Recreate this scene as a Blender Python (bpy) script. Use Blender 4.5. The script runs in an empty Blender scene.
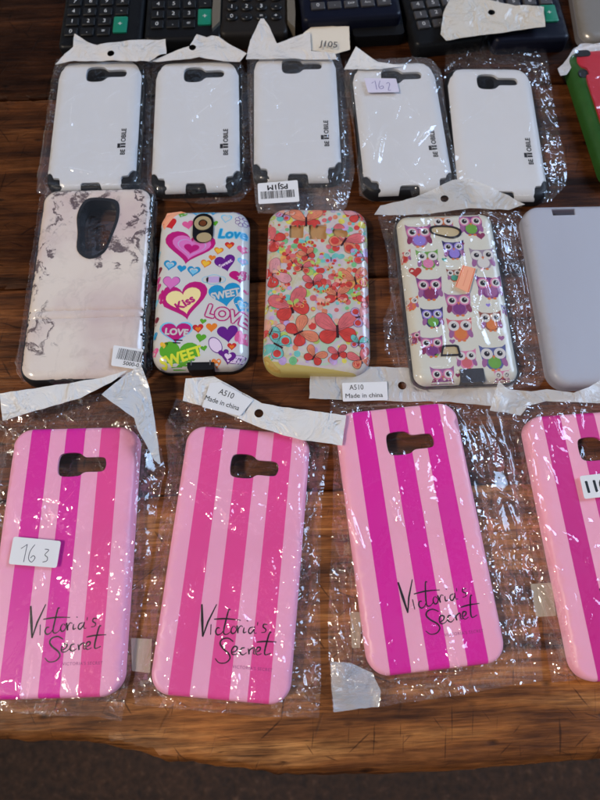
import bpy, bmesh, math, random
import numpy as np
from mathutils import Vector, Matrix, noise as mnoise
from mathutils.geometry import delaunay_2d_cdt, tessellate_polygon

R = math.radians
scene = bpy.context.scene
C = scene.collection

# ------------------------------------------------------------------ camera
CAM_H, TILT, FPX = 0.34, R(19), 578.0
cam_d = bpy.data.cameras.new('camera')
cam = bpy.data.objects.new('camera', cam_d); C.objects.link(cam)
cam.location = (0, 0, CAM_H); cam.rotation_euler = (TILT, 0, 0)
cam_d.sensor_fit = 'VERTICAL'; cam_d.sensor_height = 36.0
cam_d.lens = FPX / 800 * 36.0
cam_d.clip_start = 0.01; cam_d.clip_end = 50
cam_d.dof.use_dof = True; cam_d.dof.focus_distance = 0.345; cam_d.dof.aperture_fstop = 8.5
scene.camera = cam

# ------------------------------------------------------------------ sky, sun, exposure
SUN_EL, SUN_AZ = 50.0, 250.0      # azimuth measured clockwise from +Y (far side)
w = bpy.data.worlds.new('World'); scene.world = w; w.use_nodes = True
nt = w.node_tree; nt.nodes.clear()
out = nt.nodes.new('ShaderNodeOutputWorld'); bg = nt.nodes.new('ShaderNodeBackground')
sky = nt.nodes.new('ShaderNodeTexSky'); sky.sky_type = 'NISHITA'; sky.sun_disc = False
sky.sun_elevation = R(SUN_EL); sky.sun_rotation = R(SUN_AZ)
sky.air_density = 1.0; sky.dust_density = 1.5
tc = nt.nodes.new('ShaderNodeTexCoord')
# added noise mask on the sky: dim and bright patches for contrast in reflections
nz = nt.nodes.new('ShaderNodeTexNoise'); nz.inputs['Scale'].default_value = 2.6; nz.inputs['Detail'].default_value = 5
ramp = nt.nodes.new('ShaderNodeValToRGB')
ramp.color_ramp.elements[0].position = 0.45; ramp.color_ramp.elements[0].color = (0.10, 0.085, 0.075, 1)
ramp.color_ramp.elements[1].position = 0.62; ramp.color_ramp.elements[1].color = (2.4, 2.2, 2.0, 1)
mul = nt.nodes.new('ShaderNodeMix'); mul.data_type = 'RGBA'; mul.blend_type = 'MULTIPLY'; mul.inputs[0].default_value = 1
nt.links.new(tc.outputs['Generated'], nz.inputs['Vector'])
nt.links.new(nz.outputs['Fac'], ramp.inputs['Fac'])
nt.links.new(sky.outputs[0], mul.inputs[6]); nt.links.new(ramp.outputs[0], mul.inputs[7])
# bright spot added to the sky on the right, shaped to put glints on film
dotn = nt.nodes.new('ShaderNodeVectorMath'); dotn.operation = 'DOT_PRODUCT'; dotn.inputs[1].default_value = Vector((0.72, 0.38, 0.60)).normalized()
nt.links.new(tc.outputs['Generated'], dotn.inputs[0])
gap = nt.nodes.new('ShaderNodeMapRange'); gap.inputs['From Min'].default_value = 0.962; gap.inputs['From Max'].default_value = 0.980
gap.inputs['To Min'].default_value = 0.0; gap.inputs['To Max'].default_value = 95.0
nt.links.new(dotn.outputs['Value'], gap.inputs['Value'])
vm = nt.nodes.new('ShaderNodeVectorMath'); vm.operation = 'SCALE'
nt.links.new(sky.outputs[0], vm.inputs[0]); nt.links.new(gap.outputs[0], vm.inputs['Scale'])
wt = nt.nodes.new('ShaderNodeVectorMath'); wt.operation = 'MULTIPLY'; wt.inputs[1].default_value = (1.15, 0.98, 0.80); nt.links.new(vm.outputs[0], wt.inputs[0])   # warm tint so the added spot does not turn the pinks violet
ad = nt.nodes.new('ShaderNodeVectorMath'); ad.operation = 'ADD'; nt.links.new(wt.outputs[0], ad.inputs[0]); nt.links.new(mul.outputs[2], ad.inputs[1])
nt.links.new(ad.outputs[0], bg.inputs['Color']); bg.inputs['Strength'].default_value = 0.07
nt.links.new(bg.outputs[0], out.inputs[0])

sd = bpy.data.lights.new('sun', 'SUN'); sun = bpy.data.objects.new('sun', sd); C.objects.link(sun)
sd.energy = 2.1; sd.angle = R(7); sd.color = (1.0, 0.86, 0.68)
az = R(SUN_AZ); el = R(SUN_EL)
sdir = Vector((math.sin(az) * math.cos(el), math.cos(az) * math.cos(el), math.sin(el)))
sun.rotation_euler = sdir.to_track_quat('Z', 'Y').to_euler(); sun.location = sdir * 2
vs = scene.view_settings; vs.view_transform = 'Standard'; vs.look = 'None'; vs.exposure = -0.3; vs.gamma = 1
scene.render.engine = 'CYCLES'
scene.cycles.use_denoising = True
scene.cycles.transparent_max_bounces = 24
scene.cycles.max_bounces = 8
scene.cycles.sample_clamp_indirect = 4

# ------------------------------------------------------------------ helpers: pixels of the 600x800 photo to the table plane
def G(px, py, z=0.0):
    u = (px - 300) / FPX; v = (400 - py) / FPX
    y = v * math.cos(TILT) + math.sin(TILT); zz = v * math.sin(TILT) - math.cos(TILT)
    s = (z - CAM_H) / zz
    return (u * s, y * s)
def loc(px, py, z, pose):
    x, y = G(px, py, z); x -= pose[0]; y -= pose[1]; a = R(pose[2])
    return (x * math.cos(a) + y * math.sin(a), -x * math.sin(a) + y * math.cos(a))

# ------------------------------------------------------------------ materials
MATS = {}
def mat(name, col, rough=0.5, metal=0.0, coat=0.0, spec=0.5, alpha=None, bump=0.0, bscale=800, var=0.0, vscale=60, trans=0.0, coatr=0.05):
    if name in MATS: return MATS[name]
    m = bpy.data.materials.new(name); m.use_nodes = True; n = m.node_tree; p = n.nodes['Principled BSDF']
    p.inputs['Base Color'].default_value = (*col, 1); p.inputs['Roughness'].default_value = rough
    p.inputs['Metallic'].default_value = metal; p.inputs['Coat Weight'].default_value = coat
    p.inputs['Coat Roughness'].default_value = coatr; p.inputs['Specular IOR Level'].default_value = spec
    p.inputs['Transmission Weight'].default_value = trans
    if alpha is not None: p.inputs['Alpha'].default_value = alpha
    t = n.nodes.new('ShaderNodeTexCoord')
    if var:
        a = n.nodes.new('ShaderNodeTexNoise'); a.inputs['Scale'].default_value = vscale; a.inputs['Detail'].default_value = 4
        mx = n.nodes.new('ShaderNodeMix'); mx.data_type = 'RGBA'
        mx.inputs[6].default_value = (*[c * (1 - var) for c in col], 1); mx.inputs[7].default_value = (*[min(1, c * (1 + var)) for c in col], 1)
        n.links.new(t.outputs['Object'], a.inputs['Vector']); n.links.new(a.outputs['Fac'], mx.inputs[0]); n.links.new(mx.outputs[2], p.inputs['Base Color'])
    if bump:
        b = n.nodes.new('ShaderNodeBump'); b.inputs['Strength'].default_value = bump; b.inputs['Distance'].default_value = 0.0004
        a = n.nodes.new('ShaderNodeTexNoise'); a.inputs['Scale'].default_value = bscale; a.inputs['Detail'].default_value = 3
        n.links.new(t.outputs['Object'], a.inputs['Vector']); n.links.new(a.outputs['Fac'], b.inputs['Height']); n.links.new(b.outputs[0], p.inputs['Normal'])
    MATS[name] = m; return m
def srgb(r, g, b):
    f = lambda c: (c / 255 / 12.92) if c <= 10 else ((c / 255 + 0.055) / 1.055) ** 2.4
    return (f(r), f(g), f(b))

class NB:                                     # tiny node builder
    def __init__(s, name):
        s.m = bpy.data.materials.new(name); s.m.use_nodes = True; s.t = s.m.node_tree; s.t.nodes.clear()
    def n(s, typ, **k):
        o = s.t.nodes.new('ShaderNode' + typ)
        for a, b in k.items(): setattr(o, a, b)
        return o
    def l(s, a, b): s.t.links.new(a, b)
    def math(s, op, a, b=None, clamp=False):
        o = s.n('Math', operation=op); o.use_clamp = clamp
        for i, v in enumerate((a, b)):
            if v is None: continue
            if isinstance(v, (int, float)): o.inputs[i].default_value = v
            else: s.l(v, o.inputs[i])
        return o.outputs[0]
    def mix(s, fac, a, b, blend='MIX'):
        o = s.n('Mix', data_type='RGBA', blend_type=blend)
        for i, v in ((0, fac), (6, a), (7, b)):
            if isinstance(v, (int, float)): o.inputs[i].default_value = v
            elif isinstance(v, tuple): o.inputs[i].default_value = (*v[:3], 1)
            else: s.l(v, o.inputs[i])
        return o.outputs[2]
    def noise(s, vec, scale, detail=4, rough=0.5, dist=0.0):
        o = s.n('TexNoise'); o.inputs['Scale'].default_value = scale; o.inputs['Detail'].default_value = detail
        o.inputs['Roughness'].default_value = rough; o.inputs['Distortion'].default_value = dist
        if vec is not None: s.l(vec, o.inputs['Vector'])
        return o
    def ramp(s, fac, *stops):
        o = s.n('ValToRGB'); e = o.color_ramp.elements
        while len(e) < len(stops): e.new(0.5)
        for i, (p, c) in enumerate(stops):
            e[i].position = p; e[i].color = (*c, 1) if len(c) == 3 else c
        s.l(fac, o.inputs[0]); return o.outputs[0]
    def mapping(s, vec, scale=(1, 1, 1), loc=(0, 0, 0), rot=(0, 0, 0)):
        o = s.n('Mapping'); o.inputs['Scale'].default_value = scale; o.inputs['Location'].default_value = loc; o.inputs['Rotation'].default_value = rot
        s.l(vec, o.inputs['Vector']); return o.outputs[0]

def wood_mat(name, dark, mid, light, seed, spec=0.2):
    b = NB(name); co = b.n('TexCoord').outputs['Object']
    off = (seed * 3.7, seed * 1.3, 0)
    warp = b.noise(b.mapping(co, (6, 14, 6), off), 1.0, 3)
    vm = b.n('VectorMath', operation='MULTIPLY_ADD'); b.l(warp.outputs['Color'], vm.inputs[0]); vm.inputs[1].default_value = (0.04, 0.007, 0); b.l(co, vm.inputs[2])
    v = vm.outputs[0]
    g1 = b.noise(b.mapping(v, (7, 70, 5), off), 1.0, 5, 0.6)
    g2 = b.noise(b.mapping(v, (40, 620, 10), off), 1.0, 4, 0.65)
    blot = b.noise(b.mapping(co, (1, 1.6, 1), off), 16, 4, 0.6)
    col = b.ramp(g1.outputs['Fac'], (0.30, dark), (0.5, mid), (0.72, light))
    fine = b.ramp(g2.outputs['Fac'], (0.36, (0.45, 0.40, 0.36)), (0.56, (1.06, 1.06, 1.06)))
    col = b.mix(0.75, col, fine, 'MULTIPLY')
    g3 = b.noise(b.mapping(v, (22, 260, 10), (off[0] + 2, off[1], 0)), 1.0, 4, 0.65)
    col = b.mix(0.7, col, b.ramp(g3.outputs['Fac'], (0.38, (0.42, 0.37, 0.33)), (0.55, (1.05, 1.05, 1.05))), 'MULTIPLY')
    bl = b.ramp(blot.outputs['Fac'], (0.34, (0.40, 0.34, 0.30)), (0.52, (1, 1, 1)), (0.72, (1.35, 1.25, 1.1)))
    col = b.mix(0.85, col, bl, 'MULTIPLY')
    # cross saw marks and dents
    sc = b.noise(b.mapping(b.mapping(co, rot=(0, 0, 0.35)), (240, 22, 5), off), 1.0, 3, 0.5, 0.4)
    scm = b.ramp(sc.outputs['Fac'], (0.27, (0.3, 0.27, 0.25)), (0.34, (1, 1, 1)))
    col = b.mix(0.4, col, scm, 'MULTIPLY')
    # dark pits
    vo = b.n('TexVoronoi'); vo.inputs['Scale'].default_value = 1.0; b.l(b.mapping(co, (34, 70, 5), off), vo.inputs['Vector'])
    pit = b.ramp(vo.outputs['Distance'], (0.04, (0.12, 0.1, 0.09)), (0.13, (1, 1, 1)))
    col = b.mix(0.8, col, pit, 'MULTIPLY')
    # wandering cracks along the grain, diagonal scratches and light chips
    ck = b.noise(b.mapping(co, (9, 210, 5), off), 1.0, 2, 0.5, 0.3)
    ckl = b.ramp(b.math('ABSOLUTE', b.math('SUBTRACT', ck.outputs['Fac'], 0.5)), (0.0, (0.16, 0.13, 0.11)), (0.012, (1, 1, 1)))
    ckm = b.noise(b.mapping(co, (22, 22, 5), off), 1.0, 2); ckf = b.ramp(ckm.outputs['Fac'], (0.48, (0, 0, 0)), (0.6, (1, 1, 1)))
    col = b.mix(b.math('MULTIPLY', ckf, 0.85), col, ckl, 'MULTIPLY')
    for rot, k in ((0.9, 1), (-0.6, 2), (0.15, 3), (-1.2, 4)):
        sn = b.noise(b.mapping(b.mapping(co, rot=(0, 0, rot)), (430, 30, 5), (off[0] + k * 9, off[1], 0)), 1.0, 2, 0.5, 0.25)
        sm = b.ramp(sn.outputs['Fac'], (0.275, (0.2, 0.16, 0.14)), (0.32, (1, 1, 1)))
        col = b.mix(0.75, col, sm, 'MULTIPLY')
    fg = b.noise(b.mapping(v, (60, 1800, 10), off), 1.0, 3, 0.7)
    col = b.mix(0.6, col, b.ramp(fg.outputs['Fac'], (0.3, (0.5, 0.47, 0.45)), (0.6, (1.12, 1.1, 1.08))), 'MULTIPLY')
    lt = b.noise(b.mapping(co, (60, 260, 5), (off[0] + 3, off[1], 0)), 1.0, 3, 0.6)
    col = b.mix(b.ramp(lt.outputs['Fac'], (0.70, (0, 0, 0)), (0.76, (0.7, 0.7, 0.7))), col, light)
    p = b.n('BsdfPrincipled'); b.l(col, p.inputs['Base Color'])
    rr = b.ramp(g1.outputs['Fac'], (0.3, (0.55,) * 3), (0.7, (0.30,) * 3)); b.l(rr, p.inputs['Roughness'])
    p.inputs['Specular IOR Level'].default_value = spec
    h = b.math('ADD', b.math('MULTIPLY', g1.outputs['Fac'], 0.7), b.math('MULTIPLY', g2.outputs['Fac'], 0.35))
    h = b.math('ADD', h, b.math('MULTIPLY', pit, 0.3)); h = b.math('ADD', h, b.math('MULTIPLY', fg.outputs['Fac'], 0.2)); h = b.math('ADD', h, b.math('MULTIPLY', scm, 0.25))
    bp = b.n('Bump'); bp.inputs['Strength'].default_value = 0.9; bp.inputs['Distance'].default_value = 0.0012
    b.l(h, bp.inputs['Height']); b.l(bp.outputs[0], p.inputs['Normal'])
    o = b.n('OutputMaterial'); b.l(p.outputs[0], o.inputs[0]); return b.m

def film_mat(name, haze=0.05, tint=(1, 1, 1), fine=1.0, refl=1.5):
    b = NB(name); co = b.n('TexCoord').outputs['Object']
    at = b.n('Attribute', attribute_name='crumple'); amp = at.outputs['Fac']
    wz = b.noise(co, 45, 3); vm = b.n('VectorMath', operation='MULTIPLY_ADD'); b.l(wz.outputs['Color'], vm.inputs[0]); vm.inputs[1].default_value = (0.02, 0.02, 0.02); b.l(co, vm.inputs[2])
    v1 = b.n('TexVoronoi'); v1.inputs['Scale'].default_value = 80; b.l(b.mapping(vm.outputs[0], (1, 0.32, 1)), v1.inputs['Vector'])
    v2 = b.n('TexVoronoi'); v2.inputs['Scale'].default_value = 240; b.l(vm.outputs[0], v2.inputs['Vector'])
    n1 = b.noise(vm.outputs[0], 40, 1)
    st = b.noise(b.mapping(vm.outputs[0], (1, 0.11, 1)), 130, 1)
    h = b.math('ADD', b.math('MULTIPLY', v1.outputs['Distance'], 1.5), b.math('MULTIPLY', v2.outputs['Distance'], 0.05))
    h = b.math('ADD', h, b.math('MULTIPLY', n1.outputs['Fac'], 3.0))
    h = b.math('ADD', h, b.math('MULTIPLY', st.outputs['Fac'], 2.0))
    pn = b.noise(co, 42, 3, 0.6); patch = b.ramp(pn.outputs['Fac'], (0.50, (0.03,) * 3), (0.70, (1,) * 3))
    h = b.math('MULTIPLY', h, b.math('MULTIPLY', b.math('MULTIPLY', amp, patch), 0.0020 * fine))
    bp = b.n('Bump'); bp.inputs['Strength'].default_value = 1; bp.inputs['Distance'].default_value = 1.0; b.l(h, bp.inputs['Height'])
    fr = b.n('Fresnel'); fr.inputs['IOR'].default_value = 1.5; b.l(bp.outputs[0], fr.inputs['Normal'])
    f = b.math('ADD', b.math('MULTIPLY', fr.outputs[0], refl), 0.0, clamp=True)
    gl = b.n('BsdfGlossy'); gl.inputs['Roughness'].default_value = 0.045; b.l(bp.outputs[0], gl.inputs['Normal'])
    tr = b.n('BsdfTransparent'); tr.inputs['Color'].default_value = (0.995 * tint[0], 0.995 * tint[1], 0.995 * tint[2], 1)
    di = b.n('BsdfDiffuse'); di.inputs['Color'].default_value = (0.8, 0.78, 0.8, 1); b.l(bp.outputs[0], di.inputs['Normal'])
    m1 = b.n('MixShader'); hz = b.math('ADD', haze * 0.5, b.math('MULTIPLY', amp, haze * 0.9))
    b.l(hz, m1.inputs[0]); b.l(tr.outputs[0], m1.inputs[1]); b.l(di.outputs[0], m1.inputs[2])
    b.l(b.math('MINIMUM', f, 0.17), gl.inputs['Color'])
    m2 = b.n('AddShader'); b.l(m1.outputs[0], m2.inputs[0]); b.l(gl.outputs[0], m2.inputs[1])
    o = b.n('OutputMaterial'); b.l(m2.outputs[0], o.inputs[0]); return b.m

def header_mat(name, col=(0.96, 0.93, 0.90), opac=0.76):
    b = NB(name); co = b.n('TexCoord').outputs['Object']
    n1 = b.noise(co, 55, 4, 0.55, 0.6); v1 = b.n('TexVoronoi'); v1.inputs['Scale'].default_value = 70; b.l(n1.outputs['Color'], v1.inputs['Vector'])
    v1.inputs['Scale'].default_value = 5
    h = b.math('ADD', b.math('MULTIPLY', n1.outputs['Fac'], 1.0), b.math('MULTIPLY', v1.outputs['Distance'], 0.25))
    bp = b.n('Bump'); bp.inputs['Strength'].default_value = 1.0; bp.inputs['Distance'].default_value = 0.005; b.l(h, bp.inputs['Height'])
    p = b.n('BsdfPrincipled'); p.inputs['Base Color'].default_value = (*col, 1); p.inputs['Roughness'].default_value = 0.2
    p.inputs['Metallic'].default_value = 0.0; p.inputs['Coat Weight'].default_value = 0.5; p.inputs['Coat Roughness'].default_value = 0.08; p.inputs['Specular IOR Level'].default_value = 0.6
    p.inputs['Alpha'].default_value = opac
    b.l(bp.outputs[0], p.inputs['Normal']); o = b.n('OutputMaterial'); b.l(p.outputs[0], o.inputs[0]); return b.m

def stripe_mat(name, light, dark, dark_hazed=None):
    b = NB(name); co = b.n('TexCoord').outputs['Object']
    sx = b.n('SeparateXYZ'); b.l(co, sx.inputs[0]); x = sx.outputs[0]
    # three dark stripes, 11 mm wide, 20.5 mm apart
    fac = None
    for cx in (-0.0205, 0.0, 0.0205):
        d = b.math('ABSOLUTE', b.math('SUBTRACT', x, cx)); s = b.math('LESS_THAN', d, 0.0056)
        fac = s if fac is None else b.math('MAXIMUM', fac, s)
    dk = dark
    if dark_hazed:
        dk = b.mix(b.math('GREATER_THAN', x, 0.012), dark, dark_hazed)  # last stripe paler: the film's haze is put into its colour
    ns = b.noise(co, 25, 3)
    col = b.mix(fac, light, dk)
    col = b.mix(0.25, col, b.ramp(ns.outputs['Fac'], (0.35, (0.8,) * 3), (0.65, (1,) * 3)), 'MULTIPLY')
    p = b.n('BsdfPrincipled'); b.l(col, p.inputs['Base Color']); p.inputs['Roughness'].default_value = 0.38
    p.inputs['Subsurface Weight'].default_value = 0.12; p.inputs['Subsurface Radius'].default_value = (0.003, 0.001, 0.0015); p.inputs['Subsurface Scale'].default_value = 1.0
    o = b.n('OutputMaterial'); b.l(p.outputs[0], o.inputs[0]); return b.m

def marble_mat():
    b = NB('marble_print'); co = b.n('TexCoord').outputs['Object']
    wz = b.noise(co, 30, 5, 0.6); vm = b.n('VectorMath', operation='MULTIPLY_ADD'); b.l(wz.outputs['Color'], vm.inputs[0]); vm.inputs[1].default_value = (0.03, 0.03, 0.0); b.l(co, vm.inputs[2])
    n = b.noise(vm.outputs[0], 42, 8, 0.62, 0.5)
    vein = b.math('ABSOLUTE', b.math('SUBTRACT', n.outputs['Fac'], 0.5))
    veinc = b.ramp(vein, (0.0, (1, 1, 1)), (0.035, (0, 0, 0)))
    # veins are strong at the top corners and along the left edge, faint elsewhere
    wn = b.noise(co, 75, 5, 0.65); wv = b.n('VectorMath', operation='MULTIPLY_ADD'); b.l(wn.outputs['Color'], wv.inputs[0]); wv.inputs[1].default_value = (0.05, 0.05, 0); b.l(b.mapping(co, (1, 1, 1), (-0.025, -0.025, 0)), wv.inputs[2])
    sx = b.n('SeparateXYZ'); b.l(wv.outputs[0], sx.inputs[0]); x, y = sx.outputs[0], sx.outputs[1]
    def blob(cx, cy, rx, ry, k=1.0):
        a = b.math('POWER', b.math('DIVIDE', b.math('SUBTRACT', x, cx), rx), 2.0) if False else None
        dx = b.math('MULTIPLY', b.math('SUBTRACT', x, cx), 1 / rx); dy = b.math('MULTIPLY', b.math('SUBTRACT', y, cy), 1 / ry)
        r = b.math('ADD', b.math('MULTIPLY', dx, dx), b.math('MULTIPLY', dy, dy))
        return b.math('MULTIPLY', b.math('SUBTRACT', 1.0, r, clamp=True), k)
    m = None
    for a in ((-0.022, 0.055, 0.014, 0.02, 1.3), (0.028, 0.047, 0.011, 0.03, 2.0), (0.014, 0.017, 0.009, 0.01, 1.3), (-0.035, 0.005, 0.006, 0.025, 1.4),
              (-0.030, -0.038, 0.012, 0.022, 1.1), (0.0, 0.062, 0.03, 0.012, 0.8), (0.03, 0.02, 0.01, 0.015, .9)):
        q = blob(*a); m = q if m is None else b.math('MAXIMUM', m, q)
    cl = b.noise(vm.outputs[0], 55, 6, 0.7)
    cloud = b.math('MULTIPLY', b.ramp(cl.outputs['Fac'], (0.56, (0, 0, 0)), (0.66, (1, 1, 1))), m)
    f = b.math('MAXIMUM', b.math('MULTIPLY', veinc, b.math('ADD', b.math('MULTIPLY', m, 1.6), 0.10)), cloud, clamp=True)
    soft = b.noise(co, 22, 4, 0.5)
    base = b.mix(b.ramp(soft.outputs['Fac'], (0.42, (0, 0, 0)), (0.72, (1, 1, 1))), srgb(222, 208, 196), srgb(200, 176, 172))
    col = b.mix(b.math('MULTIPLY', f, 0.85), base, srgb(62, 34, 44))
    p = b.n('BsdfPrincipled'); b.l(col, p.inputs['Base Color']); p.inputs['Roughness'].default_value = 0.22; p.inputs['Coat Weight'].default_value = 0.3
    o = b.n('OutputMaterial'); b.l(p.outputs[0], o.inputs[0]); return b.m

# ------------------------------------------------------------------ 2-D tools
def rrect(wd, ln, r, n=10, cx=0, cy=0):
    pts = []
    for (sx, sy, a0) in ((1, 1, 0), (-1, 1, 90), (-1, -1, 180), (1, -1, 270)):
        for k in range(n + 1):
            a = R(a0 + 90 * k / n)
            pts.append((cx + sx * (wd / 2 - r) + r * math.cos(a), cy + sy * (ln / 2 - r) + r * math.sin(a)))
    return pts
def ellipse(cx, cy, rx, ry, n=20, rot=0):
    a = R(rot)
    return [(cx + rx * math.cos(t) * math.cos(a) - ry * math.sin(t) * math.sin(a), cy + rx * math.cos(t) * math.sin(a) + ry * math.sin(t) * math.cos(a)) for t in [2 * math.pi * k / n for k in range(n)]]
def heart(cx, cy, s, rot=0, n=28, sy=1.0):
    pts = []; a = R(rot)
    for k in range(n):
        t = 2 * math.pi * k / n
        x = 16 * math.sin(t) ** 3 / 34; y = (13 * math.cos(t) - 5 * math.cos(2 * t) - 2 * math.cos(3 * t) - math.cos(4 * t) + 2) / 34 * sy
        pts.append((cx + s * (x * math.cos(a) - y * math.sin(a)), cy + s * (x * math.sin(a) + y * math.cos(a))))
    return pts
def xf(pts, cx=0, cy=0, rot=0, s=1.0):
    a = R(rot); return [(cx + s * (x * math.cos(a) - y * math.sin(a)), cy + s * (x * math.sin(a) + y * math.cos(a))) for x, y in pts]
def catmull(p, k=5, closed=False):
    n = len(p); o = []
    for i in range(n if closed else n - 1):
        g = (lambda j: p[j % n]) if closed else (lambda j: p[max(0, min(n - 1, j))])
        a, b, c, d = g(i - 1), g(i), g(i + 1), g(i + 2)
        for t in range(k):
            t /= k
            o.append(tuple(0.5 * (2 * b[q] + (c[q] - a[q]) * t + (2 * a[q] - 5 * b[q] + 4 * c[q] - d[q]) * t * t + (-a[q] + 3 * b[q] - 3 * c[q] + d[q]) * t ** 3) for q in (0, 1)))
    if not closed: o.append(p[-1])
    return o
def inpoly(P, poly):
    P = np.asarray(P); x, y = P[:, 0], P[:, 1]; q = np.asarray(poly); ins = np.zeros(len(P), bool)
    x1, y1 = q[:, 0], q[:, 1]; x2, y2 = np.roll(x1, -1), np.roll(y1, -1)
    for a, b, c, d in zip(x1, y1, x2, y2):
        cond = (b > y) != (d > y)
        with np.errstate(divide='ignore', invalid='ignore'):
            ins ^= cond & (x < (c - a) * (y - b) / (d - b if d != b else 1e-30) + a)
    return ins
def dpoly(P, poly):
    P = np.asarray(P); q = np.asarray(poly); best = np.full(len(P), 1e9)
    for a, b in zip(q, np.roll(q, -1, 0)):
        ab = b - a; L = max(1e-18, ab @ ab); t = np.clip(((P - a) @ ab) / L, 0, 1)
        best = np.minimum(best, np.hypot(*(P - a - t[:, None] * ab).T))
    return best
def drr(P, wd, ln, r):                        # signed distance to a rounded rectangle, negative inside
    P = np.asarray(P); q = np.abs(P) - np.array([wd / 2 - r, ln / 2 - r])
    return np.hypot(*np.maximum(q, 0).T) + np.minimum(np.maximum(q[:, 0], q[:, 1]), 0) - r
def vnoise(P, f, seed):
    P = np.asarray(P) * f + seed * 17.31; i = np.floor(P).astype(np.int64); t = P - i; t = t * t * (3 - 2 * t)
    def h(a, b):
        v = (a * 374761393 + b * 668265263 + seed * 982451653) & 0x7fffffff
        v = ((v ^ (v >> 13)) * 1274126177) & 0x7fffffff
        return (v ^ (v >> 16)) % 100003 / 100003.0
    x, y = i[:, 0], i[:, 1]; u, v = t[:, 0], t[:, 1]
    return (h(x, y) * (1 - u) + h(x + 1, y) * u) * (1 - v) + (h(x, y + 1) * (1 - u) + h(x + 1, y + 1) * u) * v
def folds(P, seed, f0=45, n=6):
    rnd = random.Random(seed); z = np.zeros(len(P)); P = np.asarray(P)
    for k in range(n):
        a = rnd.uniform(0, math.pi); f = f0 * rnd.uniform(0.6, 2.2)
        ph = (P[:, 0] * math.cos(a) + P[:, 1] * math.sin(a)) * f + 1.6 * vnoise(P, 28, seed + k * 7) + rnd.random()
        tri = np.abs(ph - np.floor(ph) - 0.5) * 2
        m = np.clip(vnoise(P, 38, seed + 50 + k) * 2 - 0.7, 0, 1)
        z += tri * m * (f0 / f)
    return z / n * 2

def sheet(outer, holes=(), step=0.0, extra=(), jit=0.3, seed=1):
    rnd = random.Random(seed); V = []; E = []
    for loop in [outer, *holes]:
        s = len(V); V += [Vector(p) for p in loop]; n = len(loop)
        E += [(s + i, s + (i + 1) % n) for i in range(n)]
    nb = len(V); pts = list(extra)
    if step > 0:
        o = np.asarray(outer); x0, y0 = o.min(0); x1, y1 = o.max(0)
        nx = int((x1 - x0) / step) + 1; ny = int((y1 - y0) / step) + 1
        pts += [(x0 + (i + 0.5 * (j % 2) + rnd.uniform(-jit, jit)) * step, y0 + (j + rnd.uniform(-jit, jit)) * step) for i in range(nx + 1) for j in range(ny + 1)]
    if pts:
        P = np.array(pts); ok = inpoly(P, outer)
        for h in holes: ok &= ~inpoly(P, h)
        lim = (step if step > 0 else 0.0006) * 0.35
        for loop in [outer, *holes]: ok &= dpoly(P, loop) > min(lim, 0.0005)
        V += [Vector(p) for p in P[ok]]
    r = delaunay_2d_cdt(V, E, [], 0, 1e-7)
    vo = np.array([tuple(v) for v in r[0]]); tri = [tuple(f) for f in r[2] if len(f) == 3]
    cen = np.array([vo[list(f)].mean(0) for f in tri]); ok = inpoly(cen, outer)
    for h in holes: ok &= ~inpoly(cen, h)
    T = []
    for f, k in zip(tri, ok):
        if not k: continue
        a, b, c = (vo[i] for i in f)
        if (b[0] - a[0]) * (c[1] - a[1]) - (b[1] - a[1]) * (c[0] - a[0]) < 0: f = (f[0], f[2], f[1])
        T.append(f)
    cnt = {}
    for f in T:
        for e in ((f[0], f[1]), (f[1], f[2]), (f[2], f[0])): cnt[e] = 1
    bd = [e for e in cnt if (e[1], e[0]) not in cnt]
    return vo, T, bd

def link(name, verts, faces, mats, parent=None, smooth=40, fm=None):
    me = bpy.data.meshes.new(name); me.from_pydata([tuple(map(float, v)) for v in verts], [], faces); me.update()
    for m in (mats if isinstance(mats, (list, tuple)) else [mats]): me.materials.append(m)
    if fm: me.polygons.foreach_set('material_index', fm)
    if smooth:
        me.polygons.foreach_set('use_smooth', [True] * len(me.polygons)); me.set_sharp_from_angle(angle=R(smooth))
    o = bpy.data.objects.new(name, me); C.objects.link(o); o.parent = parent; return o

def plate_geo(outer, holes, ztop, zbot, step=0.0, extra=(), seed=1):
    vo, T, bd = sheet(outer, holes, step, extra, seed=seed); n = len(vo)
    zt = ztop(vo) if callable(ztop) else np.full(n, ztop); zb = zbot(vo) if callable(zbot) else np.full(n, zbot)
    V = [(x, y, z) for (x, y), z in zip(vo, zt)] + [(x, y, z) for (x, y), z in zip(vo, zb)]
    F = [tuple(f) for f in T] + [(f[2] + n, f[1] + n, f[0] + n) for f in T]
    F += [(b, a, a + n, b + n) for a, b in bd]
    return V, F
def plate(name, outer, holes, ztop, zbot, m, parent=None, step=0.0, extra=(), seed=1, smooth=40):
    V, F = plate_geo(outer, holes, ztop, zbot, step, extra, seed); return link(name, V, F, m, parent, smooth)

def dome(wd, ln, r, T, e, k=1.0):
    def f(P):
        d = np.clip(-drr(P, wd, ln, r), 0, e); t = 1 - d / e
        return T - e * k * (1 - np.sqrt(np.clip(1 - t * t, 0, 1)))
    return f
def rings(wd, ln, r, e, n=10):
    o = []
    for q in (0.03, 0.1, 0.2, 0.34, 0.5, 0.7, 1.0):
        d = e * q; o += rrect(wd - 2 * d, ln - 2 * d, max(0.0006, r - d), n)
        for s in range(1, 14):                 # points along the long sides
            y = (s / 14 - 0.5) * (ln - 2 * r); o += [(-wd / 2 + d, y), (wd / 2 - d, y)]
            x = (s / 14 - 0.5) * (wd - 2 * r); o += [(x, -ln / 2 + d), (x, ln / 2 - d)]
    return o

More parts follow.
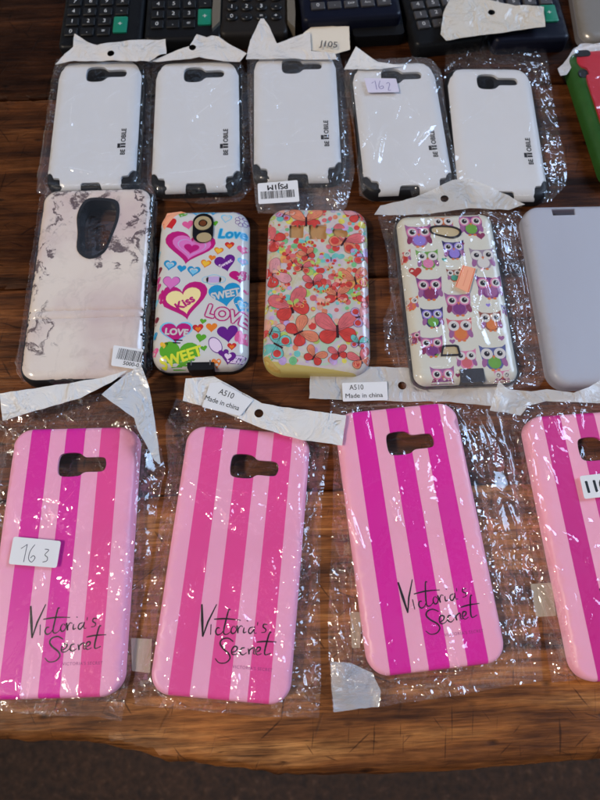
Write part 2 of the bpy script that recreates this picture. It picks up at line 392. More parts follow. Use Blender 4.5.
# ------------------------------------------------------------------ things
def tag(o, label=None, cat=None, group=None, kind=None):
    for k, v in (('label', label), ('category', cat), ('group', group), ('kind', kind)):
        if v: o[k] = v
    return o
def thing(name, label, cat, pose=(0, 0, 0), z=0.0, group=None):
    o = bpy.data.objects.new(name, None); C.objects.link(o); o.empty_display_size = 0.01
    o.location = (pose[0], pose[1], z); o.rotation_euler = (0, 0, R(pose[2])); return tag(o, label, cat, group)

FONT = {}
def text_geo(s, size, bold=0.0, shear=0.0, space=1.0):
    key = (s, size, bold, shear, space)
    if key not in FONT:
        cu = bpy.data.curves.new('t', 'FONT'); cu.body = s; cu.size = size; cu.align_x = 'CENTER'; cu.align_y = 'CENTER'
        cu.shear = shear; cu.space_character = space; cu.resolution_u = 3
        ob = bpy.data.objects.new('t', cu); C.objects.link(ob); bpy.context.view_layer.update()
        me = bpy.data.meshes.new_from_object(ob.evaluated_get(bpy.context.evaluated_depsgraph_get()))
        V = [(v.co.x, v.co.y) for v in me.vertices]; F = [tuple(p.vertices) for p in me.polygons]
        if me.polygons and sum(p.normal.z for p in me.polygons) < 0: F = [f[::-1] for f in F]
        bpy.data.objects.remove(ob); bpy.data.curves.remove(cu); bpy.data.meshes.remove(me)
        FONT[key] = (V, F)
    return FONT[key]

REF = {}
def refine(key, V, F, L):
    if key in REF: return REF[key]
    bm = bmesh.new(); vs_ = [bm.verts.new((x, y, 0)) for x, y in V]
    for f in F:
        try: bm.faces.new([vs_[i] for i in f])
        except ValueError: pass
    for _ in range(4):
        bmesh.ops.triangulate(bm, faces=bm.faces[:])
        e = [e for e in bm.edges if e.calc_length() > L]
        if not e: break
        bmesh.ops.subdivide_edges(bm, edges=e, cuts=1)
    bmesh.ops.triangulate(bm, faces=bm.faces[:]); bm.verts.index_update()
    REF[key] = ([(v.co.x, v.co.y) for v in bm.verts], [tuple(v.index for v in (f.verts if f.normal.z >= 0 or True else f.verts)) for f in bm.faces]); bm.free()
    return REF[key]
class Print:                                    # ink laid on a surface: flat shapes that follow the surface height
    def __init__(s, zf, dz=0.00004, base=0.00005): s.zf = zf; s.V = []; s.F = []; s.M = []; s.mats = []; s.dz = dz; s.base = base
    def _m(s, m):
        if m not in s.mats: s.mats.append(m)
        return s.mats.index(m)
    def _add(s, pts, faces, m, layer):
        k = len(s.V); P = np.array(pts); z = (s.zf(P) if callable(s.zf) else np.full(len(P), s.zf)) + s.base + s.dz * layer
        s.V += [(x, y, q) for (x, y), q in zip(pts, z)]; s.F += [tuple(i + k for i in f) for f in faces]; s.M += [s._m(m)] * len(faces)
    def poly(s, pts, m, layer=0, step=None, holes=(), clip=None):
        if clip is not None:
            ok = inpoly(np.array(pts), clip)
            if not ok.any(): return
            if not ok.all(): pts = clip_poly(pts, clip)
            if len(pts) < 3: return
        size = np.ptp(np.array(pts), axis=0).max()
        vo, T, _ = sheet(pts, holes, step if step is not None else (0.0016 if size > 0.003 else 0))
        if len(T): s._add([tuple(v) for v in vo], T, m, layer)
    def line(s, pts, wd, m, layer=0, closed=False):
        n = len(pts); L = []; Rr = []
        for i in range(n):
            a = pts[(i - 1) % n] if (closed or i > 0) else pts[i]; b = pts[(i + 1) % n] if (closed or i < n - 1) else pts[i]
            dx, dy = b[0] - a[0], b[1] - a[1]; q = math.hypot(dx, dy) or 1; w_ = wd(i / (n - 1)) if callable(wd) else wd
            L.append((pts[i][0] - dy / q * w_ / 2, pts[i][1] + dx / q * w_ / 2)); Rr.append((pts[i][0] + dy / q * w_ / 2, pts[i][1] - dx / q * w_ / 2))
        V = L + Rr; F = [(i, i + n, (i + 1) % n + n, (i + 1) % n) for i in range(n if closed else n - 1)]
        s._add(V, F, m, layer)
    def text(s, t, size, cx, cy, rot, m, layer=0, bold=0.0, sx=1.0, shear=0.0, space=1.0, clip=None):
        V, F = text_geo(t, size, bold, shear, space)
        if callable(s.zf): V, F = refine((t, size, shear, space), V, F, 0.0011)
        n = 1 if bold == 0 else (8 if bold > 0.03 else 4)
        for k in range(n):
            dx = bold * size * math.cos(2 * math.pi * k / n) if n > 1 else 0; dy = bold * size * math.sin(2 * math.pi * k / n) if n > 1 else 0
            Q = xf([(x * sx + dx, y + dy) for x, y in V], cx, cy, rot); F2 = F
            if clip is not None:
                ok = inpoly(np.array(Q), clip); F2 = [f for f in F if all(ok[i] for i in f)]
                if not F2: continue
            s._add(Q, F2, m, layer + k * 0.06)
    def build(s, name, parent, holes=()):
        if holes:
            c = np.array([np.mean([s.V[i][:2] for i in f], axis=0) for f in s.F]); bad = np.zeros(len(c), bool)
            for h in holes: bad |= inpoly(c, h)
            s.F = [f for f, k in zip(s.F, bad) if not k]; s.M = [f for f, k in zip(s.M, bad) if not k]
        return link(name, s.V, s.F, s.mats, parent, 0, s.M)
def clip_poly(pts, clip):                       # Sutherland-Hodgman against a convex outline (counter-clockwise)
    outp = list(pts); n = len(clip)
    for i in range(n):
        a, b = clip[i], clip[(i + 1) % n]; inp = outp; outp = []
        if not inp: break
        side = lambda p: (b[0] - a[0]) * (p[1] - a[1]) - (b[1] - a[1]) * (p[0] - a[0])
        for j in range(len(inp)):
            p, q = inp[j - 1], inp[j]; sp, sq = side(p), side(q)
            if (sp >= 0) != (sq >= 0):
                t = sp / (sp - sq); outp.append((p[0] + t * (q[0] - p[0]), p[1] + t * (q[1] - p[1])))
            if sq >= 0: outp.append(q)
    o = []
    for p in outp:
        if not o or math.hypot(p[0] - o[-1][0], p[1] - o[-1][1]) > 2e-5: o.append(p)
    if len(o) > 1 and math.hypot(o[0][0] - o[-1][0], o[0][1] - o[-1][1]) < 2e-5: o.pop()
    return o

# ================================================================== THE SETTING
def ground():
    n = 60; V = []; F = []
    for j in range(n + 1):
        for i in range(n + 1):
            x = (i / n - 0.5) * 6; y = (j / n - 0.5) * 6
            V.append((x, y, -0.72 + 0.02 * mnoise.noise(Vector((x * 3, y * 3, 0)))))
    for j in range(n):
        for i in range(n):
            a = j * (n + 1) + i; F.append((a, a + 1, a + n + 2, a + n + 1))
    b = NB('dark_earth'); co = b.n('TexCoord').outputs['Object']
    n1 = b.noise(co, 90, 6, 0.7); n2 = b.noise(co, 9, 3)
    col = b.ramp(n1.outputs['Fac'], (0.3, srgb(28, 17, 10)), (0.6, srgb(76, 48, 30)), (0.78, srgb(130, 96, 74)))
    col = b.mix(0.6, col, b.ramp(n2.outputs['Fac'], (0.3, (0.5,) * 3), (0.7, (1,) * 3)), 'MULTIPLY')
    p = b.n('BsdfPrincipled'); b.l(col, p.inputs['Base Color']); p.inputs['Roughness'].default_value = 0.9
    bp = b.n('Bump'); bp.inputs['Distance'].default_value = 0.01; b.l(n1.outputs['Fac'], bp.inputs['Height']); b.l(bp.outputs[0], p.inputs['Normal'])
    o = b.n('OutputMaterial'); b.l(p.outputs[0], o.inputs[0])
    tag(link('ground', V, F, b.m), kind='structure')
ground()

TROT = 2.2
table = thing('wooden_table', 'worn brown plank table with a rough uneven front edge carrying all the phone cases', 'table', (0, 0, TROT))
gaps = [-0.078, 0.0607, 0.2033, 0.367, 0.51, 0.65]
# rough front edge, read off the photo
edge_px = [(-60, 738), (0, 742), (30, 744), (65, 743), (95, 746), (120, 751), (145, 756), (170, 764), (190, 765), (215, 769), (250, 772), (280, 777), (320, 778), (375, 777), (450, 774), (525, 768), (600, 762), (700, 757)]
edge_l = [loc(x, y, -0.008, (0, 0, TROT)) for x, y in edge_px]
edge_l = [(-0.30, edge_l[0][1]), *catmull(edge_l, 6), (0.40, edge_l[-1][1])]
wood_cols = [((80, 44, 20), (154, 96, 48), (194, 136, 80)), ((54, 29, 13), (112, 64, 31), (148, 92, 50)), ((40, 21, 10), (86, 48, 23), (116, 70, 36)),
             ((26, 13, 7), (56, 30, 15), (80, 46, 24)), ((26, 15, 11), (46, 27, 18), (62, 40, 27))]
for i in range(5):
    y0, y1 = gaps[i] + 0.0006, gaps[i + 1] - 0.0006
    rnd = random.Random(i + 3)
    wig = lambda x, s: 0.0005 * mnoise.noise(Vector((x * 25, s * 9.1, 0)))
    xl, xr = -0.236 - 0.002 * i, 0.42
    if i == 0:
        low = [(x, y + 0.0010 * mnoise.noise(Vector((x * 160, 3, 0))) + 0.0004 * mnoise.noise(Vector((x * 700, 3, 4)))) for x, y in edge_l if xl <= x]
        low = [(xl, low[0][1])] + low
    else: low = [(xl + (xr - xl) * k / 40, y0 + wig(k / 40, i)) for k in range(41)]
    top = [(xr + (xl - xr) * k / 40, y1 + wig(k / 40, i + 0.5)) for k in range(41)]
    outl = low + top
    def zt(P, i=i, y0=y0, y1=y1, low=low, outl=outl):
        d = dpoly(P, outl); e = 0.0022
        z = -e * np.clip(1 - d / e, 0, 1) ** 2 * 0.9
        if i == 0:
            dl = dpoly(P, [*low, (0.5, -0.4), (-0.4, -0.4)]); wv = 0.005 + 0.005 * vnoise(P, 60, 5)
            t = np.clip(1 - dl / wv, 0, 1); z -= 0.012 * t ** 2.2
            z -= 0.0016 * np.clip(1 - dl / 0.016, 0, 1) * np.clip(vnoise(P, 120, 9) * 2 - 1, 0, 1)
        z += 0.0003 * (vnoise(P, 30, i + 2) - 1)
        return z
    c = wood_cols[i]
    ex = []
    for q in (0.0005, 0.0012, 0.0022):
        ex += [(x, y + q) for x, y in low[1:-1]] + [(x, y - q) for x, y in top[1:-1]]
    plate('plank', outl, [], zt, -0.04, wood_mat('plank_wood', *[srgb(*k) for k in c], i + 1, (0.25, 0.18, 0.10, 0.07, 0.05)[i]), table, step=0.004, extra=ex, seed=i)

# ================================================================== PHONE CASES
black_rubber = mat('black_rubber', (0.012, 0.012, 0.014), 0.42, spec=0.22, bump=0.2, bscale=2500)
ink = mat('black_ink', (0.01, 0.01, 0.012), 0.35)
white_shell = mat('white_shell', (0.62, 0.615, 0.63), 0.33, coat=0.25, bump=0.08, bscale=1800, var=0.03)

def cam_hole(cx, cy, k=1.0, pink=False):         # lens blob with a slot to its right
    if pink: p = [(-15, 3), (-13.8, 6.4), (-10, 7.6), (-4, 7.6), (-1, 6.6), (1.2, 4.9), (4, 4.5), (11, 4.5), (14, 3.6), (15, 1), (15, -1.8), (13.6, -4.4), (10, -5), (3, -5), (0.6, -6), (-2, -7.4), (-10, -7.6), (-13.8, -6.4), (-15, -3)]
    else: p = [(-15, 3), (-13.8, 5.8), (-10.5, 7.2), (-4.4, 7.2), (-1.4, 6.2), (0.8, 4.1), (3, 3.7), (11.5, 3.7), (14.2, 2.9), (15, 1), (15, -0.9), (14, -2.8), (11.5, -3.4), (3, -3.4), (0.8, -3.9), (-1.6, -6.2), (-4.6, -7.2), (-10.5, -7.2), (-13.8, -6), (-15, -3)]
    return [(cx + x * 0.001 * k, cy + y * 0.001 * k) for x, y in catmull(p, 3, True)][::-1]
W_, L_ = 0.064, 0.118
def white_case(pose, label):
    t = thing('phone_case', label, 'phone case', pose, 0.0008, 'white phone cases with black bumpers')
    o = rrect(W_, L_, 0.0105, 8)
    plate('bumper', o, [], dome(W_, L_, 0.0105, 0.0088, 0.004), 0.0, black_rubber, t, step=0.006, extra=rings(W_, L_, 0.0105, 0.004, 8))
    mmr = lambda L: [(x / 1000, y / 1000) for x, y in L]
    sh = mmr([(-22.5, -59.3), (-22, -52.5), (-23, -50.6), (-27, -50), (-28, -47.4), (-30, -45.2), (-32.2, -44.6),
              (-32.3, 43), (-30.4, 49.0), (-28.6, 50.6), (-27.6, 53.4), (-25, 56.6), (-20, 58.6), (-14, 59.2),
              (14, 59.2), (20, 58.6), (24.6, 56.6), (26.2, 54.4), (28.2, 52.6), (29.8, 50), (32.3, 44),
              (32.2, -44.6), (30, -45.2), (28, -47.4), (27, -50), (23, -50.6), (22, -52.5), (22.5, -59.3),
              (7.8, -59.3), (7.0, -55.6), (5.6, -54.6), (-5.6, -54.6), (-7.0, -55.6), (-7.8, -59.3)])[::-1]
    sh = sh[::-1]
    sh = [(x * 0.955, y if y < 0 else y * 0.978) for x, y in sh]
    a = sum(sh[i][0] * sh[(i + 1) % len(sh)][1] - sh[(i + 1) % len(sh)][0] * sh[i][1] for i in range(len(sh)))
    if a < 0: sh = sh[::-1]
    dense = []
    for i in range(len(sh)):
        p, q = sh[i], sh[(i + 1) % len(sh)]; k = max(1, int(math.hypot(p[0] - q[0], p[1] - q[1]) / 0.004))
        dense += [(p[0] + (q[0] - p[0]) * j / k, p[1] + (q[1] - p[1]) * j / k) for j in range(k)]
    hole = cam_hole(0.0052, 0.0432)
    dz = dome(W_ + 0.0012, L_ + 0.0012, 0.0105, 0.0105, 0.009, 0.62)
    plate('back_shell', dense, [hole], dz, lambda P: np.minimum(dz(P) - 0.0014, 0.0082), white_shell, t, step=0.003, extra=rings(W_ + 0.0012, L_ + 0.0012, 0.0105, 0.009), smooth=50)
    ln = rrect(0.008, 0.0085, 0.0028, 5, -0.0035, 0.0432)
    plate('lens_well', rrect(0.0125, 0.0110, 0.0040, 5, -0.0030, 0.0432), [], 0.00895, 0.0, mat('lens_well', (0.004, 0.004, 0.004), 0.2), t)
    pr = Print(dz)
    cx = 0.0213
    for s, y in (('BE', -0.0300), ('OBILE', -0.0150)):
        pr.text(s, 0.0046, cx, y, 90, ink, 0, 0.035, 1.0)
    for y in (-0.02515, -0.02285):
        pr.poly([(cx - 0.0016, y - 0.0008), (cx + 0.0016, y - 0.0008), (cx + 0.0016, y + 0.0008), (cx - 0.0016, y + 0.0008)], ink)
        pr.line([(cx - 0.0017, y - 0.0009), (cx - 0.0017, y + 0.0009)], 0.0004, ink)
    pr.poly([(cx - 0.0042, -0.0262), (cx - 0.0021, -0.0262), (cx - 0.0021, -0.0222), (cx - 0.0042, -0.0222)], ink)
    pr.build('logo', t)
    return t
WP = [(-0.1477, 0.3272, 2.6), (-0.0749, 0.3268, 2.6), (-0.0028, 0.3350, 1.4), (0.0727, 0.3250, 3.2), (0.1409, 0.3198, -0.4)]
WL = ['white phone case with black bumper, leftmost of five, right above the marble case',
      'white phone case with black bumper above the hearts case, second from the left',
      'white phone case with black bumper in the bag carrying the upside-down PSJ1M label',
      'white phone case with black bumper, a handwritten 162 sticker over its camera hole',
      'white phone case with black bumper in a long loose bag, rightmost of five']
for p, l in zip(WP, WL): white_case(p, l)

# ---- pink striped cases
LOGO = [
 ('V', [(-14.6, -27.1), (-13.3, -35.0), (-11.9, -43.2)], .9), ('V', [(-11.9, -43.2), (-10.1, -35.6), (-6.6, -26.5)], .6), ('', [(-8.3, -36.7), (-7.9, -41.9)], .5),
 ('', [(-3.4, -38.2), (-4.8, -38.3), (-5.4, -40.2), (-4.3, -41.6), (-2.6, -41.0), (-1.5, -39.5)], .5),
 ('', [(1.2, -28.8), (0.3, -28.7), (-0.4, -32.3), (-1.2, -38.6), (-0.9, -40.8), (0.9, -40.9), (2.9, -39.1)], .5), ('', [(-7.1, -34.1), (-0.5, -33.3), (7.2, -33.5)], .5),
 ('', [(3.7, -36.6), (2.7, -38.3), (3.2, -40.2), (4.6, -40.0), (5.5, -38.1), (4.0, -36.5)], .45), ('', [(5.4, -37.2), (5.7, -36.4), (6.4, -39.9), (6.4, -38.0), (7.5, -36.2), (8.7, -36.6)], .45),
 ('', [(9.4, -36.9), (9.4, -39.4), (10.9, -38.9)], .45), ('', [(10.5, -33.3), (11.2, -33.6)], .5),
 ('', [(14.2, -36.3), (12.5, -36.9), (12.0, -38.8), (13.2, -39.5), (14.8, -37.3), (14.9, -36.0), (15.0, -38.9), (16.3, -39.1)], .45), ('', [(16.4, -33.6), (16.3, -35.3)], .45),
 ('', [(21.6, -34.5), (19.8, -34.4), (19.5, -35.8), (21.0, -36.8), (20.7, -38.2), (18.8, -38.6)], .45),
 ('', [(4.6, -44.3), (1.6, -42.8), (-1.4, -43.6), (-2.3, -45.7), (-0.4, -48.0), (2.7, -50.2), (3.7, -52.5), (1.7, -54.7), (-1.7, -55.0), (-4.0, -53.1)], .55),
 ('', [(4.2, -49.6), (6.3, -48.7), (7.0, -47.0), (5.4, -46.5), (4.2, -48.4), (4.7, -50.4), (6.9, -50.2), (8.5, -48.9)], .5), ('', [(10.9, -46.7), (9.2, -47.2), (8.8, -49.3), (10.3, -50.2), (12.1, -49.0)], .5),
 ('', [(12.7, -46.9), (13.5, -49.7), (13.5, -47.7), (15.8, -46.3), (15.8, -49.1), (17.0, -49.2)], .45),
 ('', [(17.3, -48.2), (18.8, -47.4), (19.0, -46.0), (17.5, -46.1), (16.8, -48.2), (17.9, -49.6), (20.0, -48.8)], .5),
 ('', [(24.2, -38.2), (23.2, -38.5), (22.2, -42.9), (21.5, -47.8), (22.2, -49.2), (24.8, -48.2)], .55), ('', [(16.8, -43.5), (21.1, -42.8), (27.2, -42.6)], .5)]
PW, PL, PT, PR_ = 0.0735, 0.1455, 0.009, 0.011
def shell_bottom(wd, ln, r, zt, wall=0.0015, z0=0.0):
    def f(P):
        d = -drr(P, wd, ln, r); return np.where(d < wall * 1.2, z0, zt(P) - wall)
    return f
def pink_case(pose, label, smat):
    t = thing('phone_case', label, 'phone case', pose, 0.0008, 'pink striped phone cases in the front row')
    dz = dome(PW, PL, PR_, PT, 0.0032, 0.95)
    hole = [(x, y) for x, y in cam_hole(0.0055, 0.0500, 0.93, True)]
    plate('back_shell', rrect(PW, PL, PR_), [hole], dz, shell_bottom(PW, PL, PR_, dz, 0.0018), smat, t, step=0.004,
          extra=rings(PW, PL, PR_, 0.0032) + rrect(PW - 0.0036, PL - 0.0036, PR_ - 0.0018) + rrect(PW - 0.0044, PL - 0.0044, PR_ - 0.0022), smooth=50)
    pr = Print(dz)
    for k, s, wd in LOGO:
        q = [(x / 1000, y / 1000) for x, y in s]
        if k != 'V': q = catmull(q, 6) if len(q) > 2 else q
        pr.line(q, (lambda u, w_=wd: (0.55 + 0.45 * math.sin(math.pi * min(1, u * 1.1 + 0.05))) * w_ * 0.00165), ink, 1)
    pr.text("VICTORIA'S SECRET", 0.0021, 0.016, -0.0563, 0, mat('plum_ink', srgb(150, 40, 110), 0.4), 0, 0.0, 1.0, 0, 1.15)
    pr.build('logo', t); return t
pinkL, pinkL2 = srgb(240, 164, 194), srgb(242, 168, 192)
mag, hot, hot2 = srgb(220, 28, 156), srgb(230, 72, 148), srgb(222, 56, 138)
PP = [(-0.1310, 0.0240, 1.5), (-0.0361, 0.0232, -4.7), (0.0650, 0.0372, 6.2), (0.1755, 0.0335, 4.0)]
PLb = ['pink striped phone case under the sticker reading 163, leftmost of the front row',
       'softer pink striped phone case leaning left, second from the left in the front row',
       'magenta and pink striped phone case tilted right, below the see-through A510 header',
       'pink striped phone case cut by the right border, under the sticker reading 110']
PM = [stripe_mat('pink_stripes', pinkL, mag, hot), stripe_mat('pink_stripes', pinkL, hot), stripe_mat('pink_stripes', pinkL2, mag), stripe_mat('pink_stripes', pinkL2, srgb(206, 22, 134))]
for p, l, m in zip(PP, PLb, PM): pink_case(p, l, m)

# ---- marble case
MP = (-0.1370, 0.1972, 1.8); MW, ML, MT = 0.0765, 0.1435, 0.011
t = thing('phone_case', 'marble patterned white and purple phone case with a big teardrop camera opening', 'phone case', MP, 0.0008)
plate('bumper', rrect(MW, ML, 0.011), [[(x, y) for x, y in xf(catmull([(0, 21), (-9, 19), (-11.6, 9), (-9, -4), (-7, -15), (0, -20), (7, -15), (9.8, -4), (11.6, 9), (9, 19)], 4, True), 0.0015, 0.0370, -5, 0.00112)]],
      dome(MW, ML, 0.011, 0.0095, 0.004), 0.0, black_rubber, t, step=0.006, extra=rings(MW, ML, 0.011, 0.004))
mh = xf(catmull([(0, 22), (-9.5, 20), (-12.6, 9), (-10, -4), (-8, -16), (0, -21), (8, -16), (10.8, -4), (12.6, 9), (10, 20)], 4, True), 0.0015, 0.0370, -5, 0.00112)
mdz0 = dome(MW - 0.001, ML - 0.001, 0.0108, MT, 0.007, 0.75)
def mdz(P): return mdz0(P) - 0.0010 * np.exp(-((np.asarray(P)[:, 1] + 0.0235) / 0.0007) ** 2) - 0.0008 * np.exp(-((np.asarray(P)[:, 1] + 0.0290) / 0.0006) ** 2)
crease = [(x / 1000 * 2.4 - 0.036, yy / 1000) for x in range(0, 31) for yy in (-22.2, -22.9, -23.5, -24.1, -24.8, -28.2, -29, -29.8)]
plate('back_shell', rrect(MW - 0.001, ML - 0.001, 0.0108), [mh], mdz, lambda P: np.minimum(mdz(P) - 0.001, 0.008), marble_mat(), t, step=0.003, extra=rings(MW - 0.001, ML - 0.001, 0.0108, 0.007) + crease, smooth=50)
ri = xf(mh, 0, 0); ri_in = [(0.0015 + (x - 0.0015) * 0.86, 0.037 + (y - 0.037) * 0.91) for x, y in mh]
plate('camera_rim', mh, [ri_in], MT + 0.0004, 0.004, black_rubber, t)

# ---- hearts case
HP = (-0.0636, 0.1924, 1.2); HW, HL, HT = 0.0605, 0.1165, 0.012
HC = {k: mat('print_' + k, srgb(*c), 0.3, coat=0.3) for k, c in dict(magenta=(190, 22, 118), pink=(222, 118, 190), rose=(226, 92, 150), red=(206, 40, 44), orange=(232, 128, 36), green=(92, 168, 40),
      blue=(30, 146, 198), sky=(120, 196, 226), purple=(104, 30, 134), lilac=(196, 168, 214), cream=(246, 226, 160), white=(205, 202, 198), gold=(240, 188, 60), yellow=(224, 226, 60), pale=(232, 210, 232), maroon=(120, 22, 40), tan=(196, 170, 128)).items()}
t = thing('phone_case', 'white phone case printed with colourful hearts and the words LOVE and Kiss', 'phone case', HP, 0.0)
hz = dome(HW, HL, 0.0115, HT, 0.0085, 0.85)
gloss_white = mat('gloss_white', (0.66, 0.645, 0.62), 0.16, coat=0.6)
plate('rubber_edge', rrect(HW - 0.0002, HL + 0.0012, 0.0117), [], 0.0035, 0.0, black_rubber, t)
plate('back_shell', rrect(HW, HL, 0.0115), [], hz, 0.0036, gloss_white, t, step=0.0035, extra=rings(HW, HL, 0.0115, 0.0085))
Hc = lambda x, y: loc(140 + x / 4.444, 200 + y / 4.444, HT, HP); HS = 0.00016  # metres per zoomed pixel
hclip = rrect(HW - 0.0004, HL - 0.0004, 0.0113)
pr = Print(hz, 0.00003, 0.00005); M = HC
def H(x, y, s, m, rot=0, layer=0, sy=1.0):
    c = Hc(x, y); pr.poly(heart(c[0], c[1], s * HS, rot, 32, sy), M[m], layer, clip=hclip)
def HO(x, y, s, m, inner, rot=0, k=0.66, layer=0): H(x, y, s, m, rot, layer); H(x, y, s * k, inner, rot, layer + 1)
def HT_(s, size, x, y, rot, m, layer=3, bold=0.02, sx=1.0, shear=0.0):
    c = Hc(x, y); pr.text(s, size * HS, c[0], c[1], rot, M[m], layer, bold, sx, shear, 1.0, hclip)
H(218, 212, 225, 'magenta', -8, 0, .8); H(226, 212, 172, 'pink', -8, 1, .78); H(228, 214, 128, 'lilac', -8, 2, .76); H(228, 214, 118, 'pink', -8, 3, .76); H(228, 218, 68, 'magenta', -8, 4, .8)
H(135, 108, 62, 'red', 18); H(214, 112, 52, 'rose', 10); H(186, 62, 45, 'green', -20); H(333, 105, 30, 'green', 10)
for dx, s in ((-38, 60), (0, 66), (38, 58)): H(287 + dx, 45, s, 'blue', 0)
HT_('Sweet', 34, 287, 46, 4, 'sky', 3, .03)
H(400, 32, 50, 'purple', 10); H(440, 42, 46, 'purple', -10); HT_('kiss', 22, 425, 38, -8, 'pale')
HO(383, 84, 52, 'sky', 'white', -10, .74)
for a in range(7):
    c = Hc(452 + 20 * math.cos(a * .9), 92 + 17 * math.sin(a * .9)); pr.line(ellipse(*c, 10 * HS, 9 * HS, 14), 2.2 * HS, M['purple'], 0, True)
HT_('Love', 62, 410, 152, -2, 'sky', 1, .09, 1.0, .15); HT_('Love', 62, 410, 152, -2, 'blue', 2, .035, 1.0, .15)
H(398, 203, 42, 'red'); H(398, 206, 24, 'orange', 0, 1)
HO(349, 227, 42, 'orange', 'gold', -10, .72); H(320, 258, 32, 'orange', -10); HO(292, 284, 46, 'orange', 'gold', -12, .72)
H(456, 220, 50, 'rose'); H(456, 272, 46, 'sky'); H(456, 272, 30, 'lilac', 0, 1)
H(380, 282, 92, 'purple', 14); HT_('Sweet', 24, 380, 282, 32, 'pale', 3, .03)
HO(132, 291, 58, 'blue', 'white', -8, .62); H(132, 293, 28, 'sky', -8, 2); H(185, 306, 40, 'blue', -6); HO(238, 318, 58, 'blue', 'white', -8, .62); H(238, 320, 28, 'sky', -8, 2)
for dx, dy, rx, ry in ((-34, 0, 18, 15), (34, 0, 18, 15), (0, 0, 34, 24)):
    c = Hc(328 + dx, 354 + dy); pr.poly(ellipse(*c, rx * HS, ry * HS), M['sky'], 0, clip=hclip); pr.poly(ellipse(*c, (rx - 3) * HS, (ry - 3) * HS), M['white'], 1, clip=hclip)
c = Hc(328, 354); pr.poly(rrect(44 * HS, 28 * HS, 3 * HS, 3, *c), M['lilac'], 2)
H(442, 340, 88, 'magenta', 6, 0, .8)
c = Hc(445, 342); pr.poly([(c[0] + (15 if k % 2 == 0 else 6) * HS * math.sin(k * math.pi / 5), c[1] + (15 if k % 2 == 0 else 6) * HS * math.cos(k * math.pi / 5)) for k in range(10)][::-1], M['white'], 2)
HO(138, 370, 76, 'purple', 'pink', -4, .93)
H(195, 450, 215, 'magenta', 12, 0, .9); H(197, 450, 150, 'cream', 12, 1, .9); HT_('Kiss', 50, 200, 458, 34, 'magenta', 3, .04)
H(378, 422, 138, 'blue', 8, 0, .9); HT_('SWEET', 46, 380, 420, 12, 'white', 2, .04, .82)
HO(452, 466, 82, 'blue', 'white', -20, .55); H(452, 466, 34, 'sky', -20, 2)
HT_('LOVE', 72, 388, 515, -17, 'magenta', 1, .115); HT_('LOVE', 72, 388, 515, -17, 'white', 2, .035)
H(160, 590, 142, 'sky', 0, 0, .8); H(160, 590, 124, 'magenta', 0, 1, .8); HT_('LOVE', 38, 162, 588, -5, 'white', 3, .05); 
for k, (a, b_) in enumerate(((150, 195), (146, 186))): pr.line([Hc(a, 622 + 12 * k), Hc(b_ - 6, 624 + 12 * k)], 5 * HS, ink, 3)
H(280, 540, 28, 'green', -10); H(258, 572, 46, 'red', 6); H(258, 575, 24, 'orange', 0, 1); H(318, 568, 48, 'orange'); H(270, 614, 44, 'green', -10); H(284, 660, 28, 'green', 10); H(408, 652, 38, 'red'); H(408, 654, 20, 'orange', 0, 1)
H(390, 596, 88, 'purple', 6)
for dx, dy, rx, ry, a in ((-14, -6, 26, 14, 70), (8, 2, 30, 15, 55), (18, 14, 18, 12, 20)): c = Hc(452 + dx, 610 + dy); pr.poly(ellipse(*c, rx * HS, ry * HS, 20, a), M['rose'], 1, clip=hclip)
for cc, m, l in (('purple', 1.0, 0), ('pale', .88, 1)):
    c = Hc(335, 645); pr.poly(ellipse(*c, 38 * m * HS, 24 * m * HS, 24, -60), M[cc], l); c = Hc(432, 705); pr.poly(ellipse(*c, 46 * m * HS, 15 * m * HS, 24, 8), M[cc], l, clip=hclip)
H(372, 684, 44, 'purple', 10, 2); H(392, 700, 60, 'purple', -10, 2); H(390, 696, 30, 'pale', -10, 3)
H(172, 700, 168, 'green', -4, 0, .95); HT_('SWEET', 60, 182, 698, 18, 'yellow', 2, .04, .9)
H(106, 646, 34, 'gold'); H(338, 722, 40, 'orange', 0); H(466, 500, 26, 'pink'); H(470, 402, 24, 'rose')
for x, y, s, m in ((76, 312, 46, 'maroon'), (72, 352, 40, 'magenta'), (74, 384, 40, 'magenta'), (64, 450, 34, 'sky'), (62, 536, 44, 'maroon'), (58, 600, 38, 'blue'), (60, 676, 44, 'rose'), (74, 232, 34, 'sky')): H(x, y, s, m, 15)
pr.build('printed_hearts', t)
c = Hc(281, 128)
cr = rrect(86 * HS, 142 * HS, 40 * HS, 8, *c)
plate('camera_cover', cr, [], HT + 0.0010, HT - 0.001, mat('gloss_black', (0.01, 0.01, 0.012), 0.12, coat=0.5), t)
c1 = Hc(281, 108); c2 = Hc(286, 171)
rz = HT + 0.0012
plate('lens_ring', ellipse(*c1, 36 * HS, 34 * HS, 32), [ellipse(*c1, 19 * HS, 18 * HS, 24)[::-1]], rz + 0.0003, rz - 0.001, mat('tan_plastic', srgb(176, 156, 118), 0.35), t)
plate('lens', ellipse(*c1, 14 * HS, 13 * HS, 20), [], rz + 0.0002, rz - 0.001, mat('lens_brown', srgb(110, 60, 34), 0.2), t)
plate('sensor_window', ellipse(*c2, 31 * HS, 23 * HS, 28), [], rz + 0.0002, rz - 0.001, mat('tan_plastic', srgb(176, 156, 118), 0.35), t)
c = Hc(268, 722)
by = -HL / 2
plate('button_cover', rrect(0.0165, 0.0110, 0.002, 5, c[0], by + 0.0042), [], HT - 0.0012, 0.0, black_rubber, t)
for s in (-1, 1): plate('button_ridge', rrect(0.0007, 0.0055, 0.0003, 3, c[0] + s * 0.0058, by + 0.0045), [], HT - 0.0007, 0.009, mat('dark_grey', (0.12, 0.12, 0.13), 0.3), t)
